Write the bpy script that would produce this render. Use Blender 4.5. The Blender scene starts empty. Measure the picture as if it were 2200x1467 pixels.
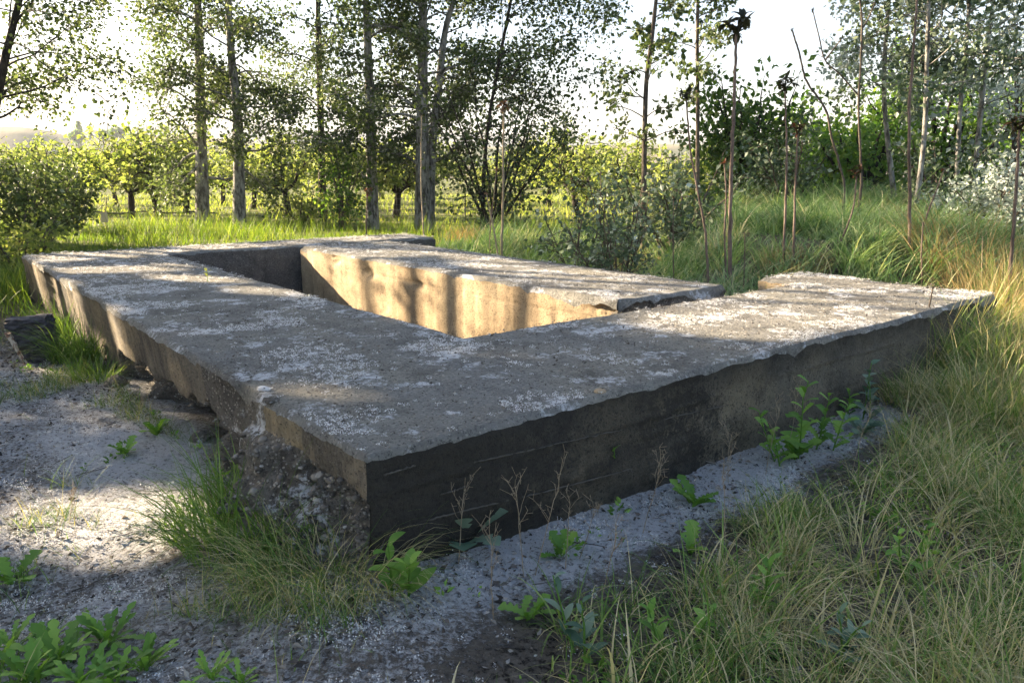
import bpy, math, random
import numpy as np
from math import radians, sin, cos, pi, tan

SC = bpy.context.scene
COL = SC.collection
# ------------------------------------------------------------------ camera
H_CAM, PITCH, FPX = 1.65, radians(12.5), 1610.0
cam = bpy.data.cameras.new('camera'); cam_ob = bpy.data.objects.new('camera', cam); COL.objects.link(cam_ob)
cam_ob.location = (0, 0, H_CAM); cam_ob.rotation_euler = (pi / 2 - PITCH, 0, 0)
cam.sensor_width = 36.0; cam.lens = 36.0 * FPX / 2200.0; cam.clip_start = 0.05; cam.clip_end = 9000
SC.camera = cam_ob
# ------------------------------------------------------------------ sky, sun, exposure
SUN_AZ = np.array([-0.92, 0.39]); SUN_AZ /= np.linalg.norm(SUN_AZ)
SUN_EL = radians(19)
TOSUN = np.array([SUN_AZ[0] * cos(SUN_EL), SUN_AZ[1] * cos(SUN_EL), sin(SUN_EL)])
world = bpy.data.worlds.new('World'); SC.world = world; world.use_nodes = True
wt = world.node_tree; bg = wt.nodes['Background']
sky = wt.nodes.new('ShaderNodeTexSky'); sky.sky_type = 'NISHITA'; sky.sun_disc = False
sky.sun_elevation = SUN_EL; sky.sun_rotation = math.atan2(SUN_AZ[0], SUN_AZ[1])
sky.air_density = 1.0; sky.dust_density = 4.0; sky.ozone_density = 2.5
wt.links.new(sky.outputs[0], bg.inputs[0]); bg.inputs[1].default_value = 0.062
sun = bpy.data.lights.new('sun', 'SUN'); sun.energy = 5.0; sun.angle = radians(0.55); sun.color = (1.0, 0.80, 0.56)
sun_ob = bpy.data.objects.new('sun', sun); COL.objects.link(sun_ob)
from mathutils import Vector
sun_ob.rotation_euler = Vector(-TOSUN).to_track_quat('-Z', 'Y').to_euler()
SC.view_settings.view_transform = 'Standard'; SC.view_settings.look = 'None'
SC.view_settings.gamma = 1.0; SC.view_settings.exposure = 2.82
try:
    SC.cycles.max_bounces = 6; SC.cycles.diffuse_bounces = 3; SC.cycles.transmission_bounces = 4
    SC.cycles.glossy_bounces = 2; SC.cycles.transparent_max_bounces = 4
    SC.cycles.use_denoising = True
except Exception:
    pass

HAZE = 0.0005
R = np.random.default_rng(7)
# ------------------------------------------------------------------ noise
def _h(ix, iy, iz, s):
    n = (ix.astype(np.int64) * 374761393 + iy.astype(np.int64) * 668265263 + iz.astype(np.int64) * 2147483647 + s * 974634777) & 0xFFFFFFFF
    n = ((n ^ (n >> 13)) * 1274126177) & 0xFFFFFFFF
    n = ((n ^ (n >> 16)) * 2246822519) & 0xFFFFFFFF
    return ((n ^ (n >> 15)) & 0xFFFFFF) / float(0xFFFFFF)
def vn(x, y, z=0.0, s=0):
    x = np.asarray(x, float); y = np.asarray(y, float); z = np.asarray(z, float) + np.zeros_like(x)
    ix, iy, iz = np.floor(x), np.floor(y), np.floor(z)
    fx, fy, fz = x - ix, y - iy, z - iz
    fx, fy, fz = [f * f * (3 - 2 * f) for f in (fx, fy, fz)]
    r = 0
    for a in (0, 1):
        for b in (0, 1):
            for c in (0, 1):
                w = (fx if a else 1 - fx) * (fy if b else 1 - fy) * (fz if c else 1 - fz)
                r = r + w * _h(ix + a, iy + b, iz + c, s)
    return r * 2 - 1
def fbm(x, y, z=0.0, o=4, s=0):
    r, a, f = 0, 0.5, 1.0
    for k in range(o):
        r = r + a * vn(np.asarray(x) * f, np.asarray(y) * f, np.asarray(z) * f, s + k); a *= .5; f *= 2.03
    return r
def cell(x, y, z, s=0):
    ix, iy, iz = np.floor(x), np.floor(y), np.floor(z); best = np.full(x.shape, 9.0)
    for a in (-1, 0, 1):
        for b in (-1, 0, 1):
            for c in (-1, 0, 1):
                cx, cy, cz = ix + a, iy + b, iz + c
                d = (cx + _h(cx, cy, cz, s) - x) ** 2 + (cy + _h(cx, cy, cz, s + 1) - y) ** 2 + (cz + _h(cx, cy, cz, s + 2) - z) ** 2
                best = np.minimum(best, d)
    return np.sqrt(best)
def ss(a, b, x):
    t = np.clip((np.asarray(x, float) - a) / (b - a), 0, 1); return t * t * (3 - 2 * t)

# ------------------------------------------------------------------ view helpers: read a spot of the place off the photograph
def ray(px, py):
    a = (px - 1100) / FPX; b = -(py - 733.5) / FPX
    return np.array([a, cos(PITCH) + b * sin(PITCH), -sin(PITCH) + b * cos(PITCH)])
def at(px, py, Y):
    d = ray(px, py); return np.array([0, 0, H_CAM]) + d * (Y / d[1])
def onz(px, py, z):
    d = ray(px, py); t = (z - H_CAM) / d[2]; return d * t + np.array([0, 0, H_CAM])
def project(x, y, z):
    zc = y * cos(PITCH) - (z - H_CAM) * sin(PITCH); yc = y * sin(PITCH) + (z - H_CAM) * cos(PITCH)
    zc = np.where(zc < .05, .05, zc)
    return 1100 + FPX * x / zc, 733.5 - FPX * yc / zc
def inpoly(px, py, poly):
    r = np.zeros(np.shape(px), bool); n = len(poly)
    for i in range(n):
        x0, y0 = poly[i]; x1, y1 = poly[(i + 1) % n]
        c = ((y0 > py) != (y1 > py)) & (px < (x1 - x0) * (py - y0) / ((y1 - y0) or 1e-9) + x0)
        r ^= c
    return r

# ------------------------------------------------------------------ slab frame: X along the right edge (v), Y along the left edge (u)
SLAB_Z = 0.60
A0 = np.array([-0.56, 2.68]); U = np.array([-0.6315, 0.7754]); V = np.array([0.7754, 0.6315]); SLAB_ROT = math.atan2(V[1], V[0])
def uv(x, y): return (x - A0[0]) * U[0] + (y - A0[1]) * U[1], (x - A0[0]) * V[0] + (y - A0[1]) * V[1]
def xy(u, v): return A0[0] + u * U[0] + v * V[0], A0[1] + u * U[1] + v * V[1]

def gz(x, y):
    x = np.asarray(x, float); y = np.asarray(y, float); u, v = uv(x, y)
    z = .13 * np.exp(-((x + .5) ** 2 + (y - 2.1) ** 2) / .9)
    z = z + .22 * ss(10.5, 15, y) * ss(7.5, 3.5, np.abs(x + 5) - 4)
    z = z + .16 * ss(10.5, 15, y) * ss(3.5, 7.5, np.abs(x + 5) - 4)
    bank = ss(5.0, 8.2, v + .25 * fbm(x * .5, y * .5, 0, 3, 3)) * ss(1.0, 4.5, u + 2.2 * ss(5.5, 9, v)) * ss(.16, .32, x / np.maximum(y, 1)) 
    z = z + .84 * bank * (1 - .55 * ss(16, 26, y))
    z = z + .20 * np.exp(-((x - 4.6) ** 2 / 1.1 + (y - 6.0) ** 2 / 1.4))
    z = z + .025 * fbm(x * 1.3, y * 1.3, 0, 3, 11) * ss(60, 20, y) + .010 * fbm(x * 6, y * 6, 0, 3, 15) * ss(12, 8, y)
    r = np.hypot(x, y)
    return z
def ground_at(px, py):
    d = ray(px, py); lo, prev = 1.0, None
    for t in np.arange(1.0, 80, .02):
        p = d * t + np.array([0, 0, H_CAM])
        if p[2] < gz(p[0], p[1]): return p
    return d * 80 + np.array([0, 0, H_CAM])

# ------------------------------------------------------------------ mesh builder
class MB:
    def __init__(s): s.V, s.F, s.T, s.M, s.S, s.n = [], [], [], [], [], 0
    def add(s, V, F, tint=0.5, mat=0, smooth=False):
        V = np.asarray(V, float).reshape(-1, 3); F = np.asarray(F, np.int64)
        s.V.append(V); s.F.append(F + s.n); s.T.append(np.broadcast_to(np.asarray(tint, float), (len(V),)))
        s.M.append(np.broadcast_to(np.asarray(mat), (len(F),))); s.S.append(np.full(len(F), smooth)); s.n += len(V); return s
    def build(s, name, mats, parent=None, loc=None):
        V = np.concatenate(s.V); T = np.concatenate(s.T)
        me = bpy.data.meshes.new(name)
        if loc is not None: V = V - np.asarray(loc)
        me.vertices.add(len(V)); me.vertices.foreach_set('co', V.astype(np.float32).ravel())
        lens = np.concatenate([np.full(len(f), f.shape[1]) for f in s.F]); idx = np.concatenate([f.ravel() for f in s.F])
        me.loops.add(len(idx)); me.loops.foreach_set('vertex_index', idx.astype(np.int32))
        me.polygons.add(len(lens)); st = np.concatenate([[0], np.cumsum(lens)[:-1]])
        me.polygons.foreach_set('loop_start', st.astype(np.int32))
        try: me.polygons.foreach_set('loop_total', lens.astype(np.int32))
        except Exception: pass
        me.polygons.foreach_set('material_index', np.concatenate(s.M).astype(np.int32))
        me.polygons.foreach_set('use_smooth', np.concatenate(s.S).astype(bool))
        at_ = me.attributes.new('tint', 'FLOAT', 'POINT'); at_.data.foreach_set('value', T.astype(np.float32))
        for m in (mats if isinstance(mats, (list, tuple)) else [mats]): me.materials.append(m)
        me.update(calc_edges=True)
        o = bpy.data.objects.new(name, me); COL.objects.link(o)
        if parent is not None: o.parent = parent
        elif loc is not None: o.location = loc
        return o
def tag(o, label=None, cat=None, group=None, kind=None):
    if label: o['label'] = label
    if cat: o['category'] = cat
    if group: o['group'] = group
    if kind: o['kind'] = kind
    return o
def thing(name, label, cat, loc, group=None):
    o = bpy.data.objects.new(name, None); COL.objects.link(o); o.location = loc; o.empty_display_size = .2
    return tag(o, label, cat, group)
def copy_thing(o, loc, rz, sc, label):
    c = o.copy(); COL.objects.link(c); c.location = loc; c.rotation_euler = (0, 0, rz); c.scale = (sc, sc, sc); c['label'] = label
    for ch in list(o.children):
        d = ch.copy(); COL.objects.link(d); d.parent = c
    return c

def tube(mb, P, r, k=6, tint=0.5, cap=True, mat=0):
    P = np.asarray(P, float); n = len(P); r = np.broadcast_to(np.asarray(r, float), (n,))
    T = np.gradient(P, axis=0); T /= np.linalg.norm(T, axis=1)[:, None] + 1e-9
    ref = np.array([1., 0, 0]) if abs(T[:, 0]).mean() < .8 else np.array([0, 1., 0])
    Nn = np.cross(T, ref); Nn /= np.linalg.norm(Nn, axis=1)[:, None] + 1e-9; B = np.cross(T, Nn)
    a = np.arange(k) * 2 * pi / k
    Vv = P[:, None] + r[:, None, None] * (np.cos(a)[None, :, None] * Nn[:, None] + np.sin(a)[None, :, None] * B[:, None])
    i = np.arange(n - 1)[:, None] * k; j = np.arange(k)[None]; j2 = (j + 1) % k
    F = np.stack([i + j, i + j2, i + k + j2, i + k + j], -1).reshape(-1, 4)
    mb.add(Vv.reshape(-1, 3), F, tint, mat, True)
    if cap: mb.add(Vv[-1], [list(range(k))], tint, mat, False)
def wob(p0, p1, n, amp, rng, sag=0.0):
    t = np.linspace(0, 1, n)[:, None]; P = np.asarray(p0) * (1 - t) + np.asarray(p1) * t
    L = np.linalg.norm(np.asarray(p1) - np.asarray(p0))
    w = rng.normal(0, amp * L, (n, 3)); w[0] = 0; w = np.cumsum(w, 0) * .5
    P = P + w * t; P[:, 2] += sag * L * (t[:, 0] * (1 - t[:, 0])) * 4
    return P
def spline(P, m=4):
    P = np.asarray(P, float); Q = np.vstack([2 * P[0] - P[1], P, 2 * P[-1] - P[-2]]); out = []
    for i in range(1, len(Q) - 2):
        for t in np.linspace(0, 1, m, endpoint=False):
            a, b, c, d = Q[i - 1], Q[i], Q[i + 1], Q[i + 2]
            out.append(.5 * (2 * b + (c - a) * t + (2 * a - 5 * b + 4 * c - d) * t * t + (3 * b - a - 3 * c + d) * t ** 3))
    out.append(P[-1]); return np.array(out)

def leaves(mb, P, D, size, rng, asp=.75, tint=None, mat=0):
    """kite leaves at P along D, random roll"""
    N = len(P)
    if N == 0: return
    D = D / (np.linalg.norm(D, axis=1)[:, None] + 1e-9)
    Q = rng.normal(0, 1, (N, 3)); S = np.cross(D, Q); S /= np.linalg.norm(S, axis=1)[:, None] + 1e-9; Nn = np.cross(S, D)
    s = np.broadcast_to(np.asarray(size, float), (N,))[:, None]
    base = P; m = P + D * s * .42; w = s * asp * .5; tip = P + D * s - Nn * s * .10
    Vv = np.stack([base, m + S * w + Nn * s * .07, tip, m - S * w + Nn * s * .07], 1).reshape(-1, 3)
    F = np.arange(N * 4).reshape(N, 4)
    if tint is None: tint = rng.random(N)
    mb.add(Vv, F, np.repeat(tint, 4), mat)

def blades(mb, P, h, heading, w, th0, bend, rng, tint, segs=4, mat=0):
    """vectorised grass: arc blades rooted at P"""
    N = len(P); h = np.broadcast_to(h, (N,)).astype(float); w = np.broadcast_to(w, (N,)).astype(float)
    hd = np.stack([np.cos(heading), np.sin(heading)], 1)
    tw = heading + pi / 2 + rng.normal(0, .5, N); side = np.stack([np.cos(tw), np.sin(tw), np.zeros(N)], 1)
    pos = P.astype(float).copy(); rows = []
    for k in range(segs + 1):
        t = k / segs; ww = w * (1 - t ** 1.6) * .5 + w * .04
        rows.append(pos - side * ww[:, None]); rows.append(pos + side * ww[:, None])
        th = th0 + bend * (t + .5 / segs)
        st = h / segs; pos = pos + np.stack([hd[:, 0] * np.sin(th) * st, hd[:, 1] * np.sin(th) * st, np.cos(th) * st], 1)
    Vv = np.stack(rows, 1); m = 2 * (segs + 1)
    o = (np.arange(N) * m)[:, None, None]; k = (np.arange(segs) * 2)[None, :, None]
    F = (o + k + np.array([0, 1, 3, 2])[None, None]).reshape(-1, 4)
    mb.add(Vv.reshape(-1, 3), F, np.repeat(np.broadcast_to(tint, (N,)), m), mat)

def strip_leaf(mb, base, head, L, wid, th0=.5, bend=1.0, prof=None, fold=.25, tint=.5, mat=0, n=8):
    """one broad leaf: profile of half widths along a bending midrib"""
    t = np.linspace(0, 1, n + 1)
    if prof is None: prof = np.sin(pi * np.clip(t, 0.02, .98) ** .8)
    else: prof = np.interp(t, np.linspace(0, 1, len(prof)), prof)
    hd = np.array([cos(head), sin(head), 0]); sd = np.array([-sin(head), cos(head), 0])
    p = np.array(base, float); mid = []
    for k in range(n + 1):
        mid.append(p.copy()); th = th0 + bend * (k + .5) / n; p = p + (hd * sin(th) + np.array([0, 0, cos(th)])) * L / n
    mid = np.array(mid); T = np.gradient(mid, axis=0); T /= np.linalg.norm(T, axis=1)[:, None]; up = np.cross(T, sd)
    up *= np.where(up[:, 2:] < 0, -1, 1)
    l = mid + sd * (prof * wid)[:, None] + up * (prof * wid * fold)[:, None]; r = mid - sd * (prof * wid)[:, None] + up * (prof * wid * fold)[:, None]
    Vv = np.concatenate([l, mid, r]); m = n + 1; i = np.arange(n)
    F = np.concatenate([np.stack([i, i + 1, m + i + 1, m + i], 1), np.stack([m + i, m + i + 1, 2 * m + i + 1, 2 * m + i], 1)])
    mb.add(Vv, F, tint, mat, True)

# ------------------------------------------------------------------ materials
class NT:
    def __init__(s, name):
        s.m = bpy.data.materials.new(name); s.m.use_nodes = True; s.t = s.m.node_tree; s.t.nodes.clear()
        s.out = s.n('OutputMaterial')
    def n(s, typ, ins=None, **kw):
        nd = s.t.nodes.new('ShaderNode' + typ)
        for k, v in kw.items(): setattr(nd, k, v)
        for k, v in (ins or {}).items():
            i = nd.inputs[k]
            if hasattr(v, 'is_output'): s.t.links.new(v, i)
            else: i.default_value = v
        return nd
    def coord(s): return s.n('TexCoord').outputs['Object']
    def map(s, vec, sc): return s.n('Mapping', {'Vector': vec, 'Scale': sc}).outputs[0]
    def noise(s, vec, scale, detail=5, rough=.6): return s.n('TexNoise', {'Vector': vec, 'Scale': scale, 'Detail': detail, 'Roughness': rough}).outputs[0]
    def ramp(s, fac, stops):
        r = s.n('ValToRGB', {'Fac': fac}); e = r.color_ramp.elements
        while len(e) < len(stops): e.new(.5)
        for x, (p, c) in zip(e, stops):
            x.position = p; x.color = (*c, 1) if isinstance(c, tuple) else (c, c, c, 1)
        return r.outputs[0]
    def mix(s, f, a, b, typ='MIX'):
        m = s.n('Mix', data_type='RGBA', blend_type=typ)
        for k, v in ((0, f), (6, a), (7, b)):
            if hasattr(v, 'is_output'): s.t.links.new(v, m.inputs[k])
            else: m.inputs[k].default_value = (*v, 1) if isinstance(v, tuple) else v
        return m.outputs[2]
    def math(s, op, a, b=0.0, c=0.0):
        m = s.n('Math', operation=op)
        for i, v in enumerate((a, b, c)):
            if hasattr(v, 'is_output'): s.t.links.new(v, m.inputs[i])
            else: m.inputs[i].default_value = v
        return m.outputs[0]
    def attr(s, name): return s.n('Attribute', attribute_name=name).outputs['Fac']
    def bump(s, h, st, d=.02): return s.n('Bump', {'Height': h, 'Strength': st, 'Distance': d}).outputs[0]
    def surf(s, col, rough=.9, normal=None, spec=.3):
        b = s.n('BsdfPrincipled', {'Roughness': rough, 'Specular IOR Level': spec})
        if hasattr(col, 'is_output'): s.t.links.new(col, b.inputs['Base Color'])
        else: b.inputs['Base Color'].default_value = (*col, 1)
        if normal is not None: s.t.links.new(normal, b.inputs['Normal'])
        s.t.links.new(b.outputs[0], s.out.inputs[0]); return s.m
def leaf_mat(name, stops, trans=.45, tcol=(1.0, 1.15, .55), rough=.55, spec=.25, nscale=None):
    t = NT(name); c = t.ramp(t.attr('tint'), stops)
    b = t.n('BsdfPrincipled', {'Roughness': rough, 'Specular IOR Level': spec}); t.t.links.new(c, b.inputs['Base Color'])
    tc = t.mix(1.0, c, tcol, 'MULTIPLY'); tr = t.n('BsdfTranslucent', {'Color': tc})
    m = t.n('MixShader', {0: trans, 1: b.outputs[0], 2: tr.outputs[0]}); t.t.links.new(m.outputs[0], t.out.inputs[0]); return t.m
def bark_mat(name, dark, light, lo=.42, hi=.58, scale=(6, 6, 2.2)):
    t = NT(name); c = t.coord(); n1 = t.noise(t.map(c, scale), 1.6, 7, .68); n2 = t.noise(c, 22, 5, .7)
    col = t.mix(t.ramp(n1, [(lo, 0.0), (hi, 1.0)]), dark, light); col = t.mix(t.math('MULTIPLY', n2, .5), col, tuple(x * .4 for x in dark))
    return t.surf(col, .95, t.bump(t.math('ADD', n1, n2), .7, .03))

def concrete(name, base, warm, stain, stain_amt, fluff=0.0, peb=.5, streak=False, bumpd=.012, grime=None):
    t = NT(name); c = t.coord()
    big = t.noise(c, 1.3, 6, .65); mid = t.noise(c, 7, 6, .7); fine = t.noise(c, 55, 5, .75); grit = t.noise(c, 210, 3, .7)
    vor = t.n('TexVoronoi', {'Vector': c, 'Scale': 62.0, 'Randomness': 1.0}); vd = vor.outputs['Distance']; vc = vor.outputs['Color']
    col = t.mix(t.ramp(big, [(.40, 0.0), (.62, 1.0)]), base, warm)
    col = t.mix(t.ramp(mid, [(.35, .55), (.6, 0.0)]), col, tuple(x * .55 for x in base))
    sv = t.map(c, (1.5, 1.5, .5) if streak else (1, 1, 1)); sn = t.noise(sv, 2.3, 8, .74)
    col = t.mix(t.ramp(sn, [(.58 - stain_amt * .45, 0.0), (.80 - stain_amt * .45, .93)]), col, stain)
    pebm = t.ramp(t.n('SeparateColor', {0: vc}).outputs[0], [(.70, 0.0), (.74, 1.0)])
    inside = t.ramp(vd, [(.30, 1.0), (.50, 0.0)])
    col = t.mix(t.math('MULTIPLY', t.math('MULTIPLY', pebm, inside), peb), col, (.52, .49, .43))
    pit = t.ramp(t.math('ADD', t.math('MULTIPLY', fine, .75), t.math('MULTIPLY', grit, .25)), [(.40, .9), (.47, 0.0)]); col = t.mix(pit, col, tuple(x * .22 for x in base))
    col = t.mix(t.ramp(grit, [(.60, 0.0), (.72, .5)]), col, (.55, .53, .48))
    if fluff > 0:
        fn = t.noise(c, 3.1, 8, .72); f2 = t.noise(c, 26, 4, .7)
        fm = t.math('MULTIPLY', t.ramp(fn, [(.64 - fluff * .1, 0.0), (.69 - fluff * .1, 1.0)]), t.ramp(f2, [(.38, 0.0), (.50, 1.0)]))
        col = t.mix(t.math('MULTIPLY', fm, .92), col, (.74, .75, .76))
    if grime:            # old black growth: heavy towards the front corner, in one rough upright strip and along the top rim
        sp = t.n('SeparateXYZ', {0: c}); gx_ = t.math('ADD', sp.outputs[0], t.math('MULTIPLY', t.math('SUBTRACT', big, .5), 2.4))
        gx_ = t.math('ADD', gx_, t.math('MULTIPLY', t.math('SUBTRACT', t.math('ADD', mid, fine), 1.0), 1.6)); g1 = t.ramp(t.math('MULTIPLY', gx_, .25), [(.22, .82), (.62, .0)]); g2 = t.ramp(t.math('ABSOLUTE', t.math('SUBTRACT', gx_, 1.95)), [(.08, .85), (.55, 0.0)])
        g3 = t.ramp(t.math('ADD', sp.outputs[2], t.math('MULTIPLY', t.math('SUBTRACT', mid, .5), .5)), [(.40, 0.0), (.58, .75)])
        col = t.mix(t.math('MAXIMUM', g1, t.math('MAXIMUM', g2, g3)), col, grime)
    h = t.math('ADD', t.math('MULTIPLY', mid, .9), t.math('ADD', t.math('MULTIPLY', fine, .7), t.math('MULTIPLY', grit, .25)))
    h = t.math('ADD', h, t.math('MULTIPLY', t.math('MULTIPLY', pebm, inside), .35 * peb))
    return t.surf(col, .95, t.bump(h, 1.0, bumpd), .2)

M = {}
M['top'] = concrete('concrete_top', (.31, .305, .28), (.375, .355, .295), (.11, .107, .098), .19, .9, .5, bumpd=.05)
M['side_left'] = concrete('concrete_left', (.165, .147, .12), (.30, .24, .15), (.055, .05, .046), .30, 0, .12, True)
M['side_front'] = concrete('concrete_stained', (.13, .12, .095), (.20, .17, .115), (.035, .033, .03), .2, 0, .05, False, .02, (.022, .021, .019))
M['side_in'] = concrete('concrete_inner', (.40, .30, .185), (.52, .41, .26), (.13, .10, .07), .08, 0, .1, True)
M['rubble'] = concrete('concrete_rubble', (.19, .178, .16), (.28, .25, .20), (.045, .042, .04), .27, .6, .8, bumpd=.04)
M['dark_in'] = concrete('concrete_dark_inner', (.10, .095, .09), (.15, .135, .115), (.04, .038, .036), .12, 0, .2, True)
M['pale_bark'] = bark_mat('pale_bark', (.085, .078, .068), (.42, .41, .375), .42, .58)
M['dark_bark'] = bark_mat('dark_bark', (.035, .028, .021), (.14, .12, .095), .5, .7)
M['twig'] = bark_mat('twig_bark', (.07, .055, .042), (.22, .18, .14), .4, .7, (9, 9, 3))
M['fruit_bark'] = bark_mat('fruit_bark', (.030, .022, .016), (.11, .08, .055), .5, .75)
M['stalk'] = bark_mat('stalk_bark', (.085, .06, .048), (.27, .205, .165), .35, .62, (20, 20, 3))
M['straw'] = bark_mat('straw_stem', (.28, .21, .13), (.50, .41, .28), .3, .6, (20, 20, 5))
M['poplar_leaf'] = leaf_mat('poplar_leaf', [(0, (0.044, 0.065, 0.025)), (.55, (0.094, 0.131, 0.045)), (.85, (0.200, 0.237, 0.106)), (1, (0.500, 0.537, 0.413))], .40, (1.0, 1.06, .6))
M['silver_leaf'] = leaf_mat('silver_leaf', [(0, (0.052, 0.085, 0.042)), (.5, (0.111, 0.156, 0.085)), (.8, (0.234, 0.286, 0.208)), (1, (0.546, 0.598, 0.520))], .35, (1, 1.05, .75))
M['white_leaf'] = leaf_mat('white_leaf', [(0, (.12, .16, .11)), (.4, (.36, .41, .36)), (1, (.60, .64, .60))], .3, (1, 1.05, .85))
M['fruit_leaf'] = leaf_mat('fruit_leaf', [(0, (.10, .15, .04)), (.5, (.20, .25, .075)), (1, (.38, .40, .17))], .58, (1.15, 1.15, .6))
M['dark_leaf'] = leaf_mat('dark_leaf', [(0, (0.041, 0.081, 0.022)), (.6, (0.101, 0.176, 0.046)), (1, (0.270, 0.338, 0.095))], .5, (1.1, 1.2, .4))
M['green_leaf'] = leaf_mat('green_leaf', [(0, (0.061, 0.135, 0.027)), (.5, (0.128, 0.243, 0.049)), (1, (0.297, 0.392, 0.101))], .45, (1.2, 1.25, .4))
M['tuft_leaf'] = leaf_mat('tuft_leaf', [(0, (.022, .026, .014)), (.6, (.055, .06, .030)), (.85, (.12, .075, .04)), (1, (.22, .075, .045))], .3, (1.1, 1, .6))
M['weed_leaf'] = leaf_mat('weed_leaf', [(0, (.07, .15, .026)), (.5, (.14, .28, .05)), (1, (.27, .42, .09))], .40, (1.1, 1.2, .45))
M['blue_weed'] = leaf_mat('grey_weed_leaf', [(0, (.05, .10, .06)), (.5, (.10, .17, .11)), (1, (.22, .29, .21))], .3, (1, 1.1, .7))
GR = [(0, (0.045, 0.095, 0.018)), (.3, (0.115, 0.21, 0.04)), (.55, (0.25, 0.33, 0.095)), (.68, (0.40, 0.345, 0.17)), (1, (0.64, 0.55, 0.34))]
M['grass'] = leaf_mat('grass_blade', GR, .35, (1.1, 1.15, .5))
M['bank'] = leaf_mat('bank_blade', [(0, (0.065, 0.143, 0.039)), (.5, (0.169, 0.286, 0.098)), (.85, (0.364, 0.455, 0.234)), (1, (0.676, 0.585, 0.364))], .35, (1.05, 1.15, .55))
M['meadow'] = leaf_mat('meadow_blade', [(0, (0.081, 0.149, 0.024)), (.6, (0.155, 0.230, 0.041)), (1, (0.324, 0.338, 0.101))], .5, (1.25, 1.3, .4))
M['turf'] = leaf_mat('turf_blade', [(0, (0.120, 0.192, 0.036)), (.6, (0.252, 0.312, 0.072)), (1, (0.480, 0.456, 0.180))], .5, (1.2, 1.2, .5))
M['dry'] = leaf_mat('dry_blade', [(0, (0.161, 0.115, 0.052)), (.5, (0.380, 0.282, 0.132)), (1, (0.598, 0.471, 0.253))], .4, (1.15, 1, .6))
M['litter'] = leaf_mat('dead_leaf', [(0, (.04, .036, .032)), (.55, (.13, .115, .10)), (.85, (.30, .28, .25)), (1, (.40, .38, .34))], .15, (1, .9, .7), .8)
M['fluff'] = leaf_mat('cotton_fluff', [(0, (.66, .66, .66)), (1, (.88, .88, .88))], .4, (1, 1, 1), .95, .05)
# ------------------------------------------------------------------ ground
def graded(lo, hi, fine0, fine1, d, g):
    c = list(np.arange(fine0, fine1, d)); s = d; x = c[-1]
    while x < hi: s *= g; x += s; c.append(x)
    s = d; x = fine0; left = []
    while x > lo: s *= g; x -= s; left.append(x)
    return np.array(left[::-1] + c)
gx = graded(-4200, 4200, -5.0, 4.6, .035, 1.07); gy = graded(-300, 5200, 1.2, 7.5, .035, 1.06)
GX, GY = np.meshgrid(gx, gy); GZ = gz(GX, GY)
near = (GY < 14) & (np.abs(GX) < 9)
GZ = GZ + np.where(near, .012 * fbm(GX * 9, GY * 9, 0, 3, 40) + .006 * fbm(GX * 28, GY * 28, 0, 2, 44), 0)
ppx, ppy = project(GX, GY, GZ)
nw, nh = GX.shape[1], GX.shape[0]
gi = (np.arange(nh - 1)[:, None] * nw + np.arange(nw - 1)[None]); GF = np.stack([gi, gi + 1, gi + nw + 1, gi + nw], -1).reshape(-1, 4)
t = NT('ground_soil'); c = t.coord()
n1 = t.noise(c, 5, 7, .7); n2 = t.noise(c, 34, 6, .75); n3 = t.noise(c, 2.1, 5, .65); n4 = t.noise(t.map(c, (.25, 1.6, 1)), 1.2, 5, .6)
soil = t.mix(t.ramp(n1, [(.35, 0.0), (.65, 1.0)]), (.11, .098, .083), (.25, .222, .185))
soil = t.mix(t.ramp(n2, [(.50, 0.0), (.60, .9)]), soil, (.022, .018, .015))
soil = t.mix(t.ramp(n2, [(.36, .75), (.44, 0.0)]), soil, (.30, .265, .22))
grn = t.mix(n2, (.05, .085, .018), (.16, .20, .05)); grn = t.mix(t.ramp(n4, [(.48, 0.0), (.60, .7)]), grn, (.33, .29, .14))
col = t.mix(t.attr('green'), soil, grn)
fl = t.attr('fluff'); n5 = t.noise(c, 75, 4, .8); fsum = t.math('ADD', t.math('MULTIPLY', n3, .30), t.math('ADD', t.math('MULTIPLY', n2, .45), t.math('MULTIPLY', n5, .25)))
fsum = t.math('SUBTRACT', t.math('ADD', fsum, t.math('MULTIPLY', fl, .30)), .625)
n6 = t.noise(c, 38, 4, .7); n7 = t.noise(t.map(c, (1, 1.0, 1)), 130, 2, .6); mott = t.math('ADD', t.math('MULTIPLY', n6, .65), t.math('MULTIPLY', n7, .35))
mott = t.ramp(t.math('ADD', mott, t.math('MULTIPLY', fl, .04)), [(.45, .22), (.515, 1.0)])
col = t.mix(t.math('MULTIPLY', mott, t.ramp(t.math('MULTIPLY', fsum, 9.0), [(0.0, 0.0), (1.0, .95)])), col, (.82, .82, .83))
gm = t.surf(col, .97, t.bump(t.math('ADD', n1, t.math('ADD', n2, t.math('ADD', mott, n5))), 1.0, .07), .1)
GUU, GVV = uv(GX, GY); GZ = GZ - .75 * ((GUU > 1.3) & (GUU < 8.75) & (GVV > 1.3) & (GVV < 3.6)) - .5 * ((GUU > 1.6) & (GUU < 1.85) & (GVV > 3.5) & (GVV < 4.8))
gmb = MB().add(np.stack([GX, GY, GZ], -1).reshape(-1, 3), GF, .5, 0, True)
ground = gmb.build('ground', gm); tag(ground, kind='structure')
fl_z = .42 * (ppx < 1000) * (ppy > 700) * near + .18 * (ppx >= 1000) * near
def blob(poly, soft=.5):                      # ground cover zone outlined on the photograph, softened in metres
    return inpoly(ppx + 60 * fbm(GX * 2, GY * 2, 0, 3, 77), ppy + 26 * fbm(GX * 2, GY * 2, 0, 3, 78), poly) & near
fl_z[blob([(-300, 760), (240, 770), (430, 870), (460, 960), (440, 1100), (300, 1230), (-400, 1250)])] = .72
fl_z[blob([(120, 930), (420, 930), (440, 1020), (150, 1040)])] = 1.2
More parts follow.
